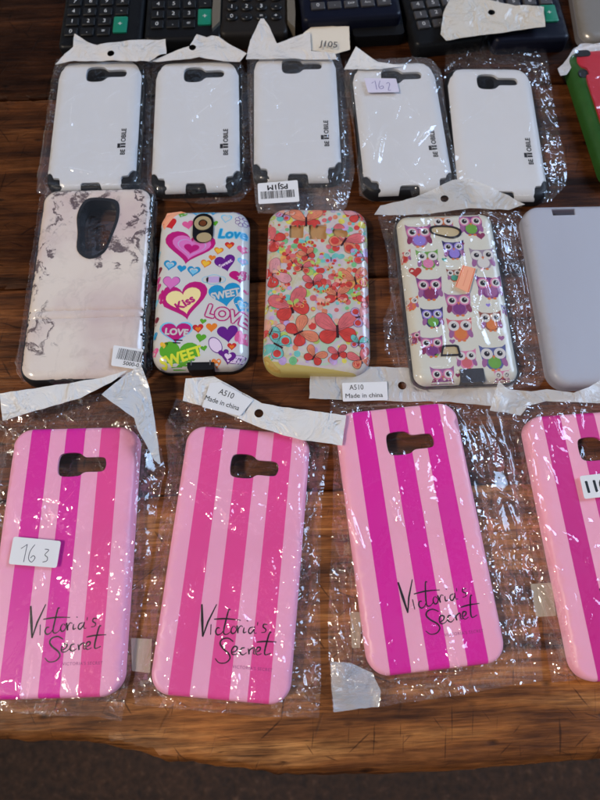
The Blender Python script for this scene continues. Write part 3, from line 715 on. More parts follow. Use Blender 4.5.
# orange price sticker on its corner
def sticker(pts_px, z, pose, parent, name, m, zb=None, r=0.0):
    q = [loc(x, y, z, pose) for x, y in pts_px]
    if r:
        o = []; n = len(q)
        for i in range(n):
            a, b_, c_ = Vector(q[i - 1]), Vector(q[i]), Vector(q[(i + 1) % n]); d1 = (a - b_).normalized() * r; d2 = (c_ - b_).normalized() * r
            for k in range(5):
                u = k / 4; o.append(tuple(b_ + d1 * (1 - u) ** 2 + d2 * u ** 2))
        q = o
    if sum(q[i][0] * q[(i + 1) % len(q)][1] - q[(i + 1) % len(q)][0] * q[i][1] for i in range(len(q))) < 0: q = q[::-1]
    return q
orange_paper = mat('orange_paper', srgb(244, 168, 132), 0.55)
orange_dark = mat('orange_print', srgb(214, 84, 48), 0.5)
q = sticker([(159, 220), (165, 207), (179, 205), (185, 209), (164, 229)], HT, HP, t, '', None)
for nm, _ in (('price_sticker', 0),):
    ps = plate('price_sticker', q, [], lambda P: hz(P) + 0.00035, lambda P: hz(P) + 0.0002, orange_paper, t, step=0.002)
    ps['label'] = 'orange price sticker folded round the corner'
p2 = Print(lambda P: hz(P) + 0.00037)
p2.line([loc(163, 226, HT, HP), loc(183, 210, HT, HP)], 0.0009, orange_dark); p2.line([loc(161, 220, HT, HP), loc(176, 207, HT, HP)], 0.0004, orange_dark)
p2.build('sticker_print', ps)

# ---- butterfly case
BP = (0.0112, 0.1924, -1.0); BW, BL, BT = 0.0675, 0.1215, 0.010
bc = lambda x, y: loc(255 + x / 3.81, 170 + y / 3.81, BT, BP); BS = 0.00017
t = thing('phone_case', 'phone case covered in red and pink watercolour butterflies with a yellowish clear rim', 'phone case', BP, 0.0)
bz = dome(BW, BL, 0.0125, BT, 0.006, 0.9)
b = NB('watercolour_base'); co = b.n('TexCoord').outputs['Object']
n1 = b.noise(co, 70, 4, 0.6, 0.5); n2 = b.noise(co, 34, 3)
col = b.ramp(n1.outputs['Fac'], (0.36, srgb(200, 190, 150)), (0.46, srgb(208, 202, 190)), (0.56, srgb(204, 184, 196)), (0.66, srgb(180, 204, 176)))
sx = b.n('SeparateXYZ'); b.l(co, sx.inputs[0])
low = b.math('LESS_THAN', b.math('ADD', sx.outputs[1], b.math('MULTIPLY', sx.outputs[0], 0.12)), -0.0572)
col = b.mix(low, col, srgb(196, 178, 104))
p = b.n('BsdfPrincipled'); b.l(col, p.inputs['Base Color']); p.inputs['Roughness'].default_value = 0.2; p.inputs['Coat Weight'].default_value = 0.5
o = b.n('OutputMaterial'); b.l(p.outputs[0], o.inputs[0])
bwin = [rrect(w_ * BS, h_ * BS * 1.1, 7 * BS, 4, *bc(x, y))[::-1] for x, y, w_, h_ in ((158, 234, 56, 56), (239, 236, 70, 62), (324, 240, 60, 36))]
plate('back_shell', rrect(BW, BL, 0.0125), bwin, bz, 0.0, b.m, t, step=0.0035, extra=rings(BW, BL, 0.0125, 0.006))
pr = Print(bz, 0.000012, 0.00003)
clipb = rrect(BW - 0.0004, BL - 0.0004, 0.0123)
BM = {k: mat('ink_' + k, srgb(*c), 0.25, coat=0.4, var=0.35, vscale=260) for k, c in dict(red=(208, 72, 66), rose=(214, 108, 112), coral=(222, 134, 104), pink=(218, 150, 156), orange=(228, 160, 92), yellow=(220, 206, 96), lime=(176, 196, 104), green=(120, 186, 130),
      teal=(116, 190, 184), lilac=(190, 160, 206), peach=(230, 168, 148)).items()}
bink = mat('ink_dark', srgb(62, 28, 34), 0.4)
rnd = random.Random(11)
for k in range(420):
    x = rnd.uniform(-BW / 2, BW / 2); y = rnd.uniform(-0.055, BL / 2); r = rnd.uniform(0.0008, 0.0026)
    if y < -0.03 and rnd.random() < .55: continue
    mid = abs(x) < 0.024 and -0.012 < y < 0.03
    cols = ['red', 'red', 'coral', 'rose', 'lime', 'teal', 'yellow', 'orange', 'lilac', 'green'] if mid else ['rose', 'red', 'lilac', 'lime', 'teal', 'yellow', 'peach', 'coral', 'green']
    pr.poly(ellipse(x, y, r * rnd.uniform(.8, 1.2), r, 12, rnd.uniform(0, 180)), BM[rnd.choice(cols)], k * 0.035, 0, clip=clipb)
def wing(w, l, a, cx, cy):                       # teardrop from the body outwards
    p = [(0, 0), (l * .35, w * .42), (l * .75, w * .5), (l, w * .18), (l * .98, -w * .2), (l * .7, -w * .42), (l * .3, -w * .25)]
    return xf(catmull(p, 4, True), cx, cy, a)
BN = [0]
def butterfly(x, y, s, rot, up, lo, layer=None):
    BN[0] += 1; layer = 15.5 + 0.09 * BN[0]
    cx, cy = bc(x, y); s *= BS * 0.5
    for sg in (1, -1):
        for (w_, l_, a_, m) in ((.62, 1.0, 90 - sg * 48, up), (.62, .72, 90 - sg * 118, lo)):
            q = wing(w_ * s, l_ * s, a_ + rot, cx, cy)
            q2 = [(cx + (px_ - cx) * 1.0, cy + (py_ - cy) * 1.0) for px_, py_ in q]
            pr.poly(q2, BM[m], layer + (1 if w_ == .62 and l_ == 1.0 else 0), 0.002, clip=clipb)
            if s > .006 and inpoly(np.array(q), clipb).all():
                pr.line(q, 0.00022, bink, layer + 3, True)
                for da in (-12, 0, 12): pr.line([(cx, cy), (cx + l_ * s * .7 * math.cos(R(a_ + rot + da)), cy + l_ * s * .7 * math.sin(R(a_ + rot + da)))], 0.0001, bink, layer + 3)
            if l_ < 1:
                e = (cx + l_ * s * .62 * math.cos(R(a_ + rot)), cy + l_ * s * .62 * math.sin(R(a_ + rot)))
                pr.poly(ellipse(*e, .2 * s, .2 * s, 12), BM['red'], layer + 2, 0, clip=clipb)
    pr.line([(cx + .22 * s * math.cos(R(90 + rot)), cy + .22 * s * math.sin(R(90 + rot))), (cx, cy), (cx - .3 * s * math.cos(R(90 + rot)), cy - .3 * s * math.sin(R(90 + rot)))], .10 * s, bink, layer + 4)
for a in ((195, 195, 165, 0, 'coral', 'red'), (72, 270, 135, 60, 'rose', 'red'), (138, 522, 185, 18, 'rose', 'red'), (314, 612, 200, 2, 'rose', 'red'), (340, 272, 165, -30, 'rose', 'coral'), (66, 400, 150, -60, 'pink', 'red'),
          (168, 620, 150, -62, 'coral', 'red'), (382, 420, 135, 10, 'coral', 'orange'), (312, 478, 125, 0, 'coral', 'red'), (222, 430, 95, 5, 'rose', 'red'), (180, 372, 90, -15, 'rose', 'coral'), (200, 325, 80, 20, 'coral', 'red'),
          (225, 712, 100, -30, 'coral', 'red'), (318, 700, 86, 10, 'rose', 'red'), (404, 722, 110, 20, 'rose', 'coral'), (62, 615, 110, -20, 'peach', 'red'), (86, 668, 150, 60, 'teal', 'teal'), (140, 350, 70, 30, 'coral', 'red'), (412, 330, 110, 10, 'lilac', 'rose'),
          (392, 170, 120, 20, 'pink', 'red'), (110, 170, 90, -30, 'peach', 'lilac'), (400, 560, 120, -80, 'pink', 'lilac'), (290, 340, 70, 0, 'teal', 'lilac'), (395, 660, 80, -10, 'teal', 'lilac'), (430, 500, 90, 20, 'red', 'rose')):
    butterfly(*a)
for k in range(26):
    butterfly(rnd.uniform(90, 400), rnd.uniform(270, 520), rnd.uniform(34, 62), rnd.uniform(-60, 60), rnd.choice(['rose', 'coral', 'lime', 'peach', 'teal']), rnd.choice(['red', 'coral', 'orange', 'yellow']))
for x, y, m in ((105, 727, 'lilac'), (145, 727, 'green'), (110, 632, 'lime'), (215, 638, 'yellow'), (195, 470, 'lime'), (360, 460, 'green'), (385, 485, 'yellow')):
    pr.poly(ellipse(*bc(x, y), 15 * BS, 17 * BS, 18), BM[m], 9)
tan = mat('tan_window', srgb(186, 140, 92), 0.4)
for q in bwin: plate('camera_window', [(x, y) for x, y in q][::-1], [], BT - 0.0016, 0.001, tan, t)
bhole = bwin
cl_ = bc(60, 745); pr.poly(xf(rrect(0.0155, 0.0052, 0.0025, 5), cl_[0], cl_[1], -48), mat('yellow_gel', srgb(186, 156, 84), 0.25), 27, clip=clipb)
pr.build('printed_butterflies', t, bwin)

# ---- owl case
OP = (0.1002, 0.1860, 2.4); OW, OL, OT = 0.0645, 0.1225, 0.0105
oc = lambda x, y: loc(380 + x / 3.636, 180 + y / 3.636, OT, OP); OS = 0.00018
t = thing('phone_case', 'cream phone case printed with rows of purple and brown owls inside a crumpled bag', 'phone case', OP, 0.0008)
oz = dome(OW, OL, 0.0075, OT, 0.006, 0.85)
plate('rubber_edge', rrect(OW + 0.003, OL + 0.002, 0.009), [], 0.005, 0.0, mat('smoke_rubber', (0.05, 0.045, 0.05), 0.3), t)
plate('back_shell', rrect(OW, OL, 0.0075), [], oz, 0.0052, mat('cream_shell', (0.62, 0.60, 0.52), 0.3, coat=0.2), t, step=0.0035, extra=rings(OW, OL, 0.0075, 0.006))
pr = Print(oz, 0.00002, 0.00004); oclip = rrect(OW - 0.0004, OL - 0.0004, 0.0073)
OMc = {k: mat('owl_' + k, srgb(*c), 0.35) for k, c in dict(purple=(120, 52, 118), mauve=(150, 92, 140), navy=(52, 44, 96), green=(104, 156, 60), teal=(70, 150, 130), pink=(208, 122, 160), brown=(140, 76, 58), orange=(206, 116, 56), white=(205, 200, 196), black=(30, 18, 28),
       grey=(150, 132, 148), blue=(86, 90, 142), lav=(140, 120, 200), red=(176, 46, 40), plum=(132, 44, 84), rose=(196, 96, 104)).items()}
def owl(x, y, w_, body, belly, eye='black'):
    w_ *= 1.06
    cx, cy = oc(x, y); s = w_ * OS
    bd = [(-.5, .46), (-.36, .36), (0, .33), (.36, .36), (.5, .46), (.47, .1), (.43, -.2), (.22, -.5), (0, -.56), (-.22, -.5), (-.43, -.2), (-.47, .1)]
    pr.poly([(cx + a * s, cy + b_ * s) for a, b_ in bd][::-1], OMc[body], 0, clip=oclip)
    pr.poly(ellipse(cx, cy - .26 * s, .24 * s, .24 * s, 16), OMc[belly], 1, clip=oclip)
    for sg in (-1, 1):
        e = (cx + sg * .24 * s, cy + .1 * s)
        pr.poly(ellipse(e[0] + sg * .13 * s, e[1] - .34 * s, .1 * s, .2 * s, 12, sg * 15), OMc['mauve' if body != 'mauve' else 'plum'], 1, clip=oclip)
        pr.poly(ellipse(*e, .22 * s, .22 * s, 18), OMc['lav' if body in ('navy',) else 'pink' if body in ('purple', 'mauve') else 'white'], 2, clip=oclip)
        pr.poly(ellipse(*e, .165 * s, .165 * s, 16), OMc['white'], 3, clip=oclip); pr.poly(ellipse(*e, .105 * s, .105 * s, 14), OMc[eye], 4, clip=oclip)
        pr.poly(ellipse(e[0] + .03 * s, e[1] + .04 * s, .03 * s, .03 * s, 8), OMc['white'], 5, 0, clip=oclip)
        pr.poly(ellipse(cx + sg * .1 * s, cy - .55 * s, .07 * s, .05 * s, 10), OMc['orange'], 2, clip=oclip)
    pr.poly([(cx - .06 * s, cy + .02 * s), (cx, cy - .12 * s), (cx + .06 * s, cy + .02 * s)], OMc['orange'], 4, clip=oclip)
for a in ((230, 160, 74, 'orange', 'brown'), (328, 160, 88, 'purple', 'green'), (140, 200, 92, 'mauve', 'lav'), (267, 252, 76, 'navy', 'lav'), (172, 287, 78, 'green', 'pink'), (372, 283, 86, 'grey', 'white'), (86, 275, 50, 'rose', 'red'),
          (180, 392, 88, 'purple', 'plum'), (398, 385, 92, 'purple', 'mauve'), (284, 448, 88, 'mauve', 'purple'), (190, 498, 76, 'navy', 'green'), (402, 510, 74, 'brown', 'orange'), (290, 540, 84, 'rose', 'orange'), (188, 602, 76, 'mauve', 'purple'),
          (312, 648, 70, 'pink', 'rose'), (412, 642, 88, 'blue', 'green'), (228, 716, 78, 'mauve', 'purple'), (112, 445, 52, 'orange', 'rose'), (268, 345, 50, 'brown', 'teal'), (122, 570, 46, 'mauve', 'plum'), (462, 470, 40, 'navy', 'mauve'), (446, 716, 56, 'pink', 'plum')):
    owl(*a)
for x, y, s, m in ((365, 207, 36, 'plum'), (128, 339, 50, 'red'), (233, 293, 20, 'teal'), (262, 590, 22, 'mauve'), (392, 458, 18, 'lav'), (440, 578, 24, 'mauve'), (282, 712, 18, 'plum'), (205, 640, 16, 'green'), (300, 235, 14, 'plum')):
    c = oc(x, y); pr.poly(heart(c[0], c[1], s * OS), OMc[m], 1, 0, clip=oclip)
pr.build('printed_owls', t)
def rimmed(parent, outl, inner, z, m_in):
    plate('camera_rim', outl, [inner[::-1]], z + 0.0008, z - 0.002, mat('rim_dark', (0.03, 0.025, 0.03), 0.3), parent)
    plate('camera_window', inner, [], z + 0.0002, z - 0.002, m_in, parent)
tanw = mat('beige_window', srgb(190, 172, 136), 0.3)
sh = [(-58, 12), (-50, 24), (-20, 28), (30, 22), (56, 8), (60, -8), (48, -24), (20, -30), (-20, -18), (-52, -4)]
c = oc(235, 192)
o1 = [(c[0] + x * OS, c[1] + y * OS) for x, y in catmull(sh, 4, True)][::-1]; o2 = [(c[0] + x * OS * .86, c[1] + y * OS * .76) for x, y in catmull(sh, 4, True)][::-1]
rimmed(t, o1, o2, OT, tanw)
sh = [(-34, -20), (-24, 18), (-18, 21), (22, 21), (32, 16), (36, -16), (32, -21)]; c = oc(252, 623)
o1 = [(c[0] + x * OS, c[1] + y * OS) for x, y in sh][::-1]; o2 = [(c[0] + x * OS * .8, c[1] + y * OS * .68) for x, y in sh][::-1]
rimmed(t, o1, o2, OT, tanw)
c = oc(333, 708); plate('button_cover', rrect(82 * OS, 50 * OS, 4 * OS, 4, c[0], -OL / 2 + 22 * OS), [], OT + 0.0006, 0.001, mat('grey_rubber', (0.035, 0.03, 0.035), 0.45), t)

# ---- frosted grey-lilac case
b = NB('frosted_plastic'); co = b.n('TexCoord').outputs['Object']
sx = b.n('SeparateXYZ'); b.l(co, sx.inputs[0])
pn = b.noise(co, 1500, 2); n2 = b.noise(b.mapping(co, (1, .4, 1)), 30, 3)
di = b.n('BsdfPrincipled'); b.l(b.mix(n2.outputs['Fac'], srgb(206, 210, 226), srgb(222, 228, 244)), di.inputs['Base Color']); di.inputs['Roughness'].default_value = 0.35; di.inputs['Coat Weight'].default_value = 0.4
bp = b.n('Bump'); bp.inputs['Strength'].default_value = .25; bp.inputs['Distance'].default_value = 0.0003; b.l(pn.outputs['Fac'], bp.inputs['Height']); b.l(bp.outputs[0], di.inputs['Normal'])
tr = b.n('BsdfTransparent'); tl = b.n('BsdfTranslucent'); tl.inputs['Color'].default_value = (*srgb(190, 180, 190), 1); ms = b.n('MixShader'); ms.inputs[0].default_value = 0.3
b.l(di.outputs[0], ms.inputs[1]); b.l(tl.outputs[0], ms.inputs[2])
m3 = b.n('MixShader'); sz = b.n('SeparateXYZ'); b.l(co, sz.inputs[0]); b.l(b.ramp(b.math('DIVIDE', sz.outputs[2], 0.01), (0.5, (.6, .6, .6)), (0.95, (.18, .18, .18))), m3.inputs[0]); b.l(ms.outputs[0], m3.inputs[1]); b.l(tr.outputs[0], m3.inputs[2])
o = b.n('OutputMaterial'); b.l(m3.outputs[0], o.inputs[0]); frost = b.m
FP = (0.1880, 0.1893, 1.2); FW, FL, FT = 0.070, 0.132, 0.010
t = thing('phone_case', 'frosted grey lilac phone case with one small rectangular camera hole at the right border', 'phone case', FP, 0.0)
fz = dome(FW, FL, 0.0115, FT, 0.005, 0.9)
fh = [loc(x, y, FT, FP) for x, y in ((551.5, 209), (575, 208.5), (575.5, 215), (553, 215.5))]
plate('back_shell', rrect(FW, FL, 0.0115), [fh], fz, shell_bottom(FW, FL, 0.0115, fz, 0.0014), frost, t, step=0.004, extra=rings(FW, FL, 0.0115, 0.005) + rrect(FW - .003, FL - .003, .010) + rrect(FW - .0038, FL - .0038, .0096), smooth=50)
for k in range(5):
    y = 0.052 - k * 0.0042; plate('side_rib', xf(rrect(0.0045, 0.0007, 0.0003, 3), -FW / 2 + 0.0022, y, 60), [], lambda P: fz(P) + 0.0003, lambda P: fz(P) - 0.0005, frost, t)

# ---- red and green case at the right border
RP = (0.2425, 0.3380, 5.5); RW, RL, RT = 0.070, 0.120, 0.012
t = thing('phone_case', 'red phone case with green bumper cut off by the right border, top row', 'phone case', RP, 0.0008)
grn = mat('green_rubber', srgb(40, 84, 32), 0.4, var=.3, vscale=90); redp = mat('red_shell', srgb(176, 34, 50), 0.35, coat=.2, var=.15, vscale=50)
plate('bumper', rrect(RW, RL, 0.011), [], dome(RW, RL, 0.011, 0.0105, 0.006, .9), 0.0, grn, t, step=0.006, extra=rings(RW, RL, 0.011, 0.006))
mmr = lambda L: [(x / 1000, y / 1000) for x, y in L]
sh = catmull(mmr([(-20, 56), (-27, 54), (-29.5, 48), (-28, 42), (-24.5, 39), (-24.5, 33), (-27, 30), (-27.5, 0), (-27, -50), (-18, -56), (18, -56), (28, -50), (28, 50), (20, 56)]), 4, True)
plate('back_shell', sh, [], dome(RW - 0.006, RL - 0.004, 0.009, RT, 0.006, .5), 0.009, redp, t, step=0.004)
plate('lens_well', xf(rrect(0.008, 0.008, 0.0035, 5), -0.0275, 0.0355), [], 0.0108, 0.006, black_rubber, t)
plate('camera_window', xf(rrect(0.011, 0.006, 0.0028, 5), -0.024, 0.0535), [], 0.0125, 0.006, black_rubber, t)

# ---- grey glossy case near the top right corner
GP = (0.2535, 0.4700, -2.0)
t = thing('phone_case', 'plain silver grey phone case lying beyond the calculators in the top right corner', 'phone case', GP, 0.0)
gz = dome(0.066, 0.125, 0.010, 0.010, 0.006, .9)
plate('back_shell', rrect(0.066, 0.125, 0.010), [], gz, 0.0, mat('silver_plastic', srgb(150, 146, 142), 0.28, metal=.35, bump=.1), t, step=0.005, extra=rings(0.066, 0.125, 0.010, 0.006))
plate('rim', rrect(0.068, 0.127, 0.011), [rrect(0.0662, 0.1252, 0.0101)[::-1]], 0.005, 0.0, mat('clear_grey', srgb(120, 118, 122), 0.2), t)

# ================================================================== CALCULATORS
def key_geo(outl, z0, z1, mk, mt, glyph, gs, name, parent, cx, cy, bold=0.02):
    V, F = plate_geo(outl, [], lambda P: np.where(dpoly(P, outl) < 1e-6, z1 - 0.0005, z1), z0, 0, [(cx + (x - cx) * .88, cy + (y - cy) * .84) for x, y in outl])
    fm = [0] * len(F)
    if glyph:
        TV, TF = text_geo(glyph, gs, bold); k = len(V)
        V += [(x + cx, y + cy, z1 + 0.00006) for x, y in TV]; F += [tuple(i + k for i in f) for f in TF]; fm += [1] * len(TF)
    return link(name, V, F, [mk, mt], parent, 35, fm)
def calculator(pose, label, wd, ln, ht, body, rows, x0, dx, y0, dy, kw, kh, mk, mt, special=None, rk=0.001, gs=0.0052, rail=None, rb=0.005, e=0.004):
    t = thing('calculator', label, 'calculator', pose, 0.0, 'pocket calculators in a row along the back')
    o = [(x + wd / 2, y + ln / 2) for x, y in rrect(wd, ln, rb, 6)]
    dz = dome(wd, ln, rb, ht, e, .8); zf = lambda P: dz(np.asarray(P) - np.array([wd / 2, ln / 2]))
    plate('body', o, [], zf, 0.0, body, t, step=0.008, extra=[(x + wd / 2, y + ln / 2) for x, y in rings(wd, ln, rb, e, 6)])
    for j, row in enumerate(rows):
        for i, g in enumerate(row):
            if g is None: continue
            kx, ky, w_, h_, m_ = x0 + i * dx, y0 + j * dy, kw, kh, mk
            if special and (i, j) in special: w_, h_, m_, oy = special[(i, j)]; ky += oy
            key_geo(rrect(w_, h_, min(rk, h_ / 2.1), 4, kx, ky), ht - 0.001, ht + 0.0016, m_, mt, g, gs * (1.3 if (i, j) in (special or {}) else (0.62 if len(g) > 1 else 1)), 'key', t, kx, ky)
    plate('display', rrect(wd * .8, 0.020, 0.001, 3, wd / 2, ln - 0.020), [], ht + 0.0003, ht - 0.001, mat('lcd', srgb(120, 130, 116), 0.15), t)
    if rail:
        for s in (0, 1):
            cx = -0.001 if s == 0 else wd + 0.001; sg = -1 if s == 0 else 1
            pts = [(cx - sg * 0.0015, 0.012), (cx + sg * 0.0042, 0.004), (cx + sg * 0.0048, 0.02), (cx + sg * 0.002, ln), (cx - sg * 0.0015, ln)]
            if s == 0: pts = pts[::-1]
            pts = pts if sum(pts[i][0] * pts[(i + 1) % 5][1] - pts[(i + 1) % 5][0] * pts[i][1] for i in range(5)) > 0 else pts[::-1]
            plate('side_rail', pts, [], ht + 0.0015, 0.0, rail, t)
    return t
cblack = mat('calc_black', (0.008, 0.008, 0.009), 0.35, spec=0.22, bump=.15, bscale=2000); kblack = mat('key_black', (0.012, 0.012, 0.013), 0.4, spec=0.22)
kwhite = mat('key_print', (0.62, 0.62, 0.62), 0.5); kgreen = mat('key_green', srgb(18, 122, 96), 0.4)
kgrey = mat('key_grey', srgb(66, 64, 66), 0.45); cnavy = mat('calc_navy', srgb(14, 16, 32), 0.4, spec=0.22); cbrown = mat('calc_charcoal', srgb(34, 30, 27), 0.45, spec=0.22); railm = mat('rail_grey', srgb(104, 96, 84), 0.4)
R4 = [['0', '.', '=', None], ['1', '2', '3', '+'], ['4', '5', '6', '-'], ['7', '8', '9', 'x'], ['MC', 'MR', 'M-', 'M+'], ['C', '%', 'V', '/']]
calculator((-0.1848, 0.3962, 1.2), 'black calculator with a tall green plus key, farthest left of the row', 0.0635, 0.11, 0.012, cblack, R4, 0.0095, 0.0124, 0.0145, 0.0106, 0.0100, 0.0078, kblack, kwhite, {(3, 1): (0.0105, 0.0165, kgreen, -0.0035)})
calculator((-0.1200, 0.4040, 1.6), 'black calculator with a tall green plus key, squeezed in second from the left', 0.0600, 0.11, 0.012, cblack, R4, 0.0102, 0.0122, 0.0145, 0.0106, 0.0098, 0.0078, kblack, kwhite, {(3, 1): (0.0105, 0.0165, kgreen, -0.0035)})
R5 = [['0', '.', '=', '+'], ['1', '2', '3', '-'], ['4', '5', '6', 'x'], ['7', '8', '9', '/'], ['C', 'MR', 'M-', 'M+']]
calculator((-0.0620, 0.4085, 1.0), 'charcoal calculator with round keys and grey brown side rails', 0.0530, 0.11, 0.013, cbrown, R5, 0.0095, 0.0114, 0.0170, 0.0102, 0.0088, 0.0074, kblack, kwhite, None, rk=0.0036, rail=railm)
R6 = [['0', '.', 'EXP', 'Ans', '='], ['1', '2', '3', '+', '-'], ['4', '5', '6', 'x', '/'], ['7', '8', '9', 'DEL', 'AC'], ['(', ')', 'S-D', 'M+', ',']]
calculator((0.0020, 0.4160, 5.0), 'navy scientific calculator with grey rectangular keys standing over a black shadow plate', 0.0770, 0.12, 0.018, cnavy, R6, 0.0130, 0.0128, 0.0135, 0.0100, 0.0105, 0.0072, kgrey, kwhite, None, rk=0.0008, gs=0.0050)
t = tag(plate('shadow_plate', xf(rrect(0.040, 0.05, 0.004, 5), 0.0595, 0.4370, 4), [], 0.009, 0.0, cblack, None), 'black plate added in the shadow under the navy calculator', 'shadow plate')  # black plate stands in for the thick shadow under the raised calculator
calculator((0.0880, 0.3985, 9.0), 'black calculator with grey keys, half hidden by the raised bag header', 0.0560, 0.12, 0.012, cblack, R5, 0.0105, 0.0122, 0.0190, 0.0105, 0.0098, 0.0076, kgrey, kwhite, None, rk=0.001)
calculator((0.1490, 0.4025, 3.5), 'blue black calculator with a green plus key, farthest right of the row', 0.0590, 0.12, 0.012, cnavy, [['0', '.', '=', None], ['1', '2', '3', '+'], ['4', '5', '6', '-'], ['7', '8', '9', 'x'], ['C', 'M+', 'M-', '/']], 0.0080, 0.0128, 0.0175, 0.0110, 0.0100, 0.0080, kgrey, kwhite, {(3, 1): (0.0118, 0.0175, kgreen, -0.003)})

# ================================================================== BAGS
film = film_mat('clear_film', 0.014); film2 = film_mat('clear_film_tight', 0.016, fine=.8); filmw = film_mat('cloudy_film', 0.06, fine=.8)
hdr = header_mat('pearl_header'); hdr_warm_lit = header_mat('pearl_warm_lit', (0.88, 0.83, 0.79), 0.8); hdr_thin = header_mat('thin_header', (0.90, 0.87, 0.84), 0.45)  # cream pearl: warm light on the white cases' headers put into the tint
paper = mat('label_paper', (0.80, 0.79, 0.80), 0.45); creamp = mat('cream_label', srgb(226, 214, 196), 0.5)
def film_sheet(t, outl, dims, T, seed, m, amp=1.0, amp_in=0.25, zb=0.001, step=0.0015, fold=1.0, nc=26, name='film', tuck=1.0, big=(), pose=None, bs=0.40):
    wd, ln, r = dims
    ex = []
    ou = np.asarray(outl); nx_ = np.roll(ou, -1, 0) - np.roll(ou, 1, 0); nx_ = nx_ / (np.hypot(*nx_.T)[:, None] + 1e-9); nv = np.stack([-nx_[:, 1], nx_[:, 0]], 1)
    for q in (0.0020, 0.0032, 0.0044): ex += [tuple(p) for p in ou + nv * q]
    for q in (-0.0012, 0.0004, 0.0022): ex += rrect(wd + 2 * q, ln + 2 * q, r + q, 8)
    rnd = random.Random(seed * 3 + 1); o2 = np.asarray(outl); lo, hi = o2.min(0), o2.max(0); CR = []
    for k in range(nc + int(nc * 1.6 * amp)):
        inside = k < nc
        for _ in range(20):
            c = np.array([rnd.uniform(lo[0], hi[0]), rnd.uniform(lo[1], hi[1])])
            if (drr(c[None], wd, ln, r)[0] < -0.003) == inside and inpoly(c[None], outl)[0]: break
        al = rnd.gauss(90, 32) if not inside else rnd.choice((rnd.gauss(90, 25), rnd.uniform(0, 180), rnd.gauss(45, 20)))
        CR.append((c[0], c[1], R(al), rnd.choice((0.003, 0.005, 0.009, 0.016)) * rnd.uniform(.8, 1.3) * (1.5 if not inside else 1.0), rnd.uniform(0.0008, 0.0020), rnd.uniform(-12, 12),
                   rnd.uniform(0.0004, 0.0011) * (0.3 + 1.0 * amp_in) if inside else rnd.uniform(0.0006, 0.0013) * amp))
    for (x1, y1), (x2, y2), w_, h_ in big:
        a1 = loc(x1, y1, T, pose); a2 = loc(x2, y2, T, pose)
        h_ = w_ * 1.25 * bs * 1.8; w_ = w_ * 1.25
        CR.append(((a1[0] + a2[0]) / 2, (a1[1] + a2[1]) / 2, math.atan2(a2[1] - a1[1], a2[0] - a1[0]), math.hypot(a2[0] - a1[0], a2[1] - a1[1]) / 2, w_, rnd.uniform(-4, 4), h_))
    for cx, cy, al, L, w_, cv, _h in CR:
        m_ = max(3, int(2 * L / 0.0011))
        for j in range(m_ + 1):
            u = (j / m_ * 2 - 1) * L
            for g in (-1, 0, 1):
                v = g * w_ - cv * u * u
                ex.append((cx + u * math.cos(al) - v * math.sin(al), cy + u * math.sin(al) + v * math.cos(al)))
    vo, Tt, bd = sheet(outl, [], step, ex, seed=seed); P = vo
    d = drr(P, wd, ln, r); D = dpoly(P, outl); do = np.maximum(d - 0.0006, 0)
    tt = do / (do + D + 1e-6)
    base = zb + (T + 0.0009 - zb) * (1 - tt) ** (1.7 * tuck)
    edge = np.clip(D / 0.004, 0, 1)
    o_ = np.clip(d / 0.003, 0, 1)
    a = (amp_in * 0.0009 * (1 - o_) * np.clip(vnoise(P, 30, seed + 77) * 3 - 1.6, 0, 1) + amp * 0.0022 * fold * o_) * (0.25 + 0.75 * edge)
    f = folds(P, seed, 27, 7)
    z = base + a * f
    # long creases running beside the case
    ph = (np.abs(P[:, 0]) * 190 + 2.2 * vnoise(P, 22, seed + 9)); tri = np.abs(ph - np.floor(ph) - .5) * 2
    z += amp * 0.0016 * o_ * edge * tri * np.clip(vnoise(P, 30, seed + 4) * 1.8 - .5, 0, 1)
    z += 0.0012 * amp * (1 - edge) * vnoise(P, 90, seed + 3)
    z += 0.0004 * np.clip(1 - np.abs(D - 0.0032) / 0.0012, 0, 1) * o_      # welded seam just inside the edge
    # long single creases, each a narrow ridge that tapers off
    for cx, cy, al, L, w_, cv, hgt in CR:
        q = P - np.array((cx, cy)); u = q[:, 0] * math.cos(al) + q[:, 1] * math.sin(al); v = -q[:, 0] * math.sin(al) + q[:, 1] * math.cos(al) + cv * u * u
        z += hgt * np.clip(1 - np.abs(v) / w_, 0, 1) * np.clip(1.25 - np.abs(u) / L * 1.25, 0, 1) * edge
    n = len(P); V = [(x, y, q) for (x, y), q in zip(P, z)]; F = [tuple(q) for q in Tt]; cr = list(np.where(d < 0, 0.28 * amp_in * (0.15 + 1.3 * np.clip(vnoise(P, 34, seed + 21) * 2 - .7, 0, 1)), amp * (.14 + .24 * np.clip(o_, 0, 1))))
    # underside of the bag
    vb, Tb, _ = sheet(outl, [], 0.012, seed=seed + 1)
    V += [(x, y, 0.00045) for x, y in vb]; F += [(a_[2] + n, a_[1] + n, a_[0] + n) for a_ in Tb]; cr += [0.5] * len(vb)
    ob = link(name, V, F, m, t, 180)
    at = ob.data.attributes.new('crumple', 'FLOAT', 'POINT'); at.data.foreach_set('value', [float(c) for c in cr])
    def zf(Q):
        Q = np.asarray(Q); 
        d_ = drr(Q, wd, ln, r); D_ = dpoly(Q, outl); t_ = np.maximum(d_ - .0006, 0); t_ = t_ / (t_ + D_ + 1e-6)
        return zb + (T + 0.0009 - zb) * (1 - t_) ** (1.7 * tuck)
    return ob, zf
def px_local(pts, pose, z=0.002): 
    q = [loc(x, y, z, pose) for x, y in pts]
    if sum(q[i][0] * q[(i + 1) % len(q)][1] - q[(i + 1) % len(q)][0] * q[i][1] for i in range(len(q))) < 0: q = q[::-1]
    return q
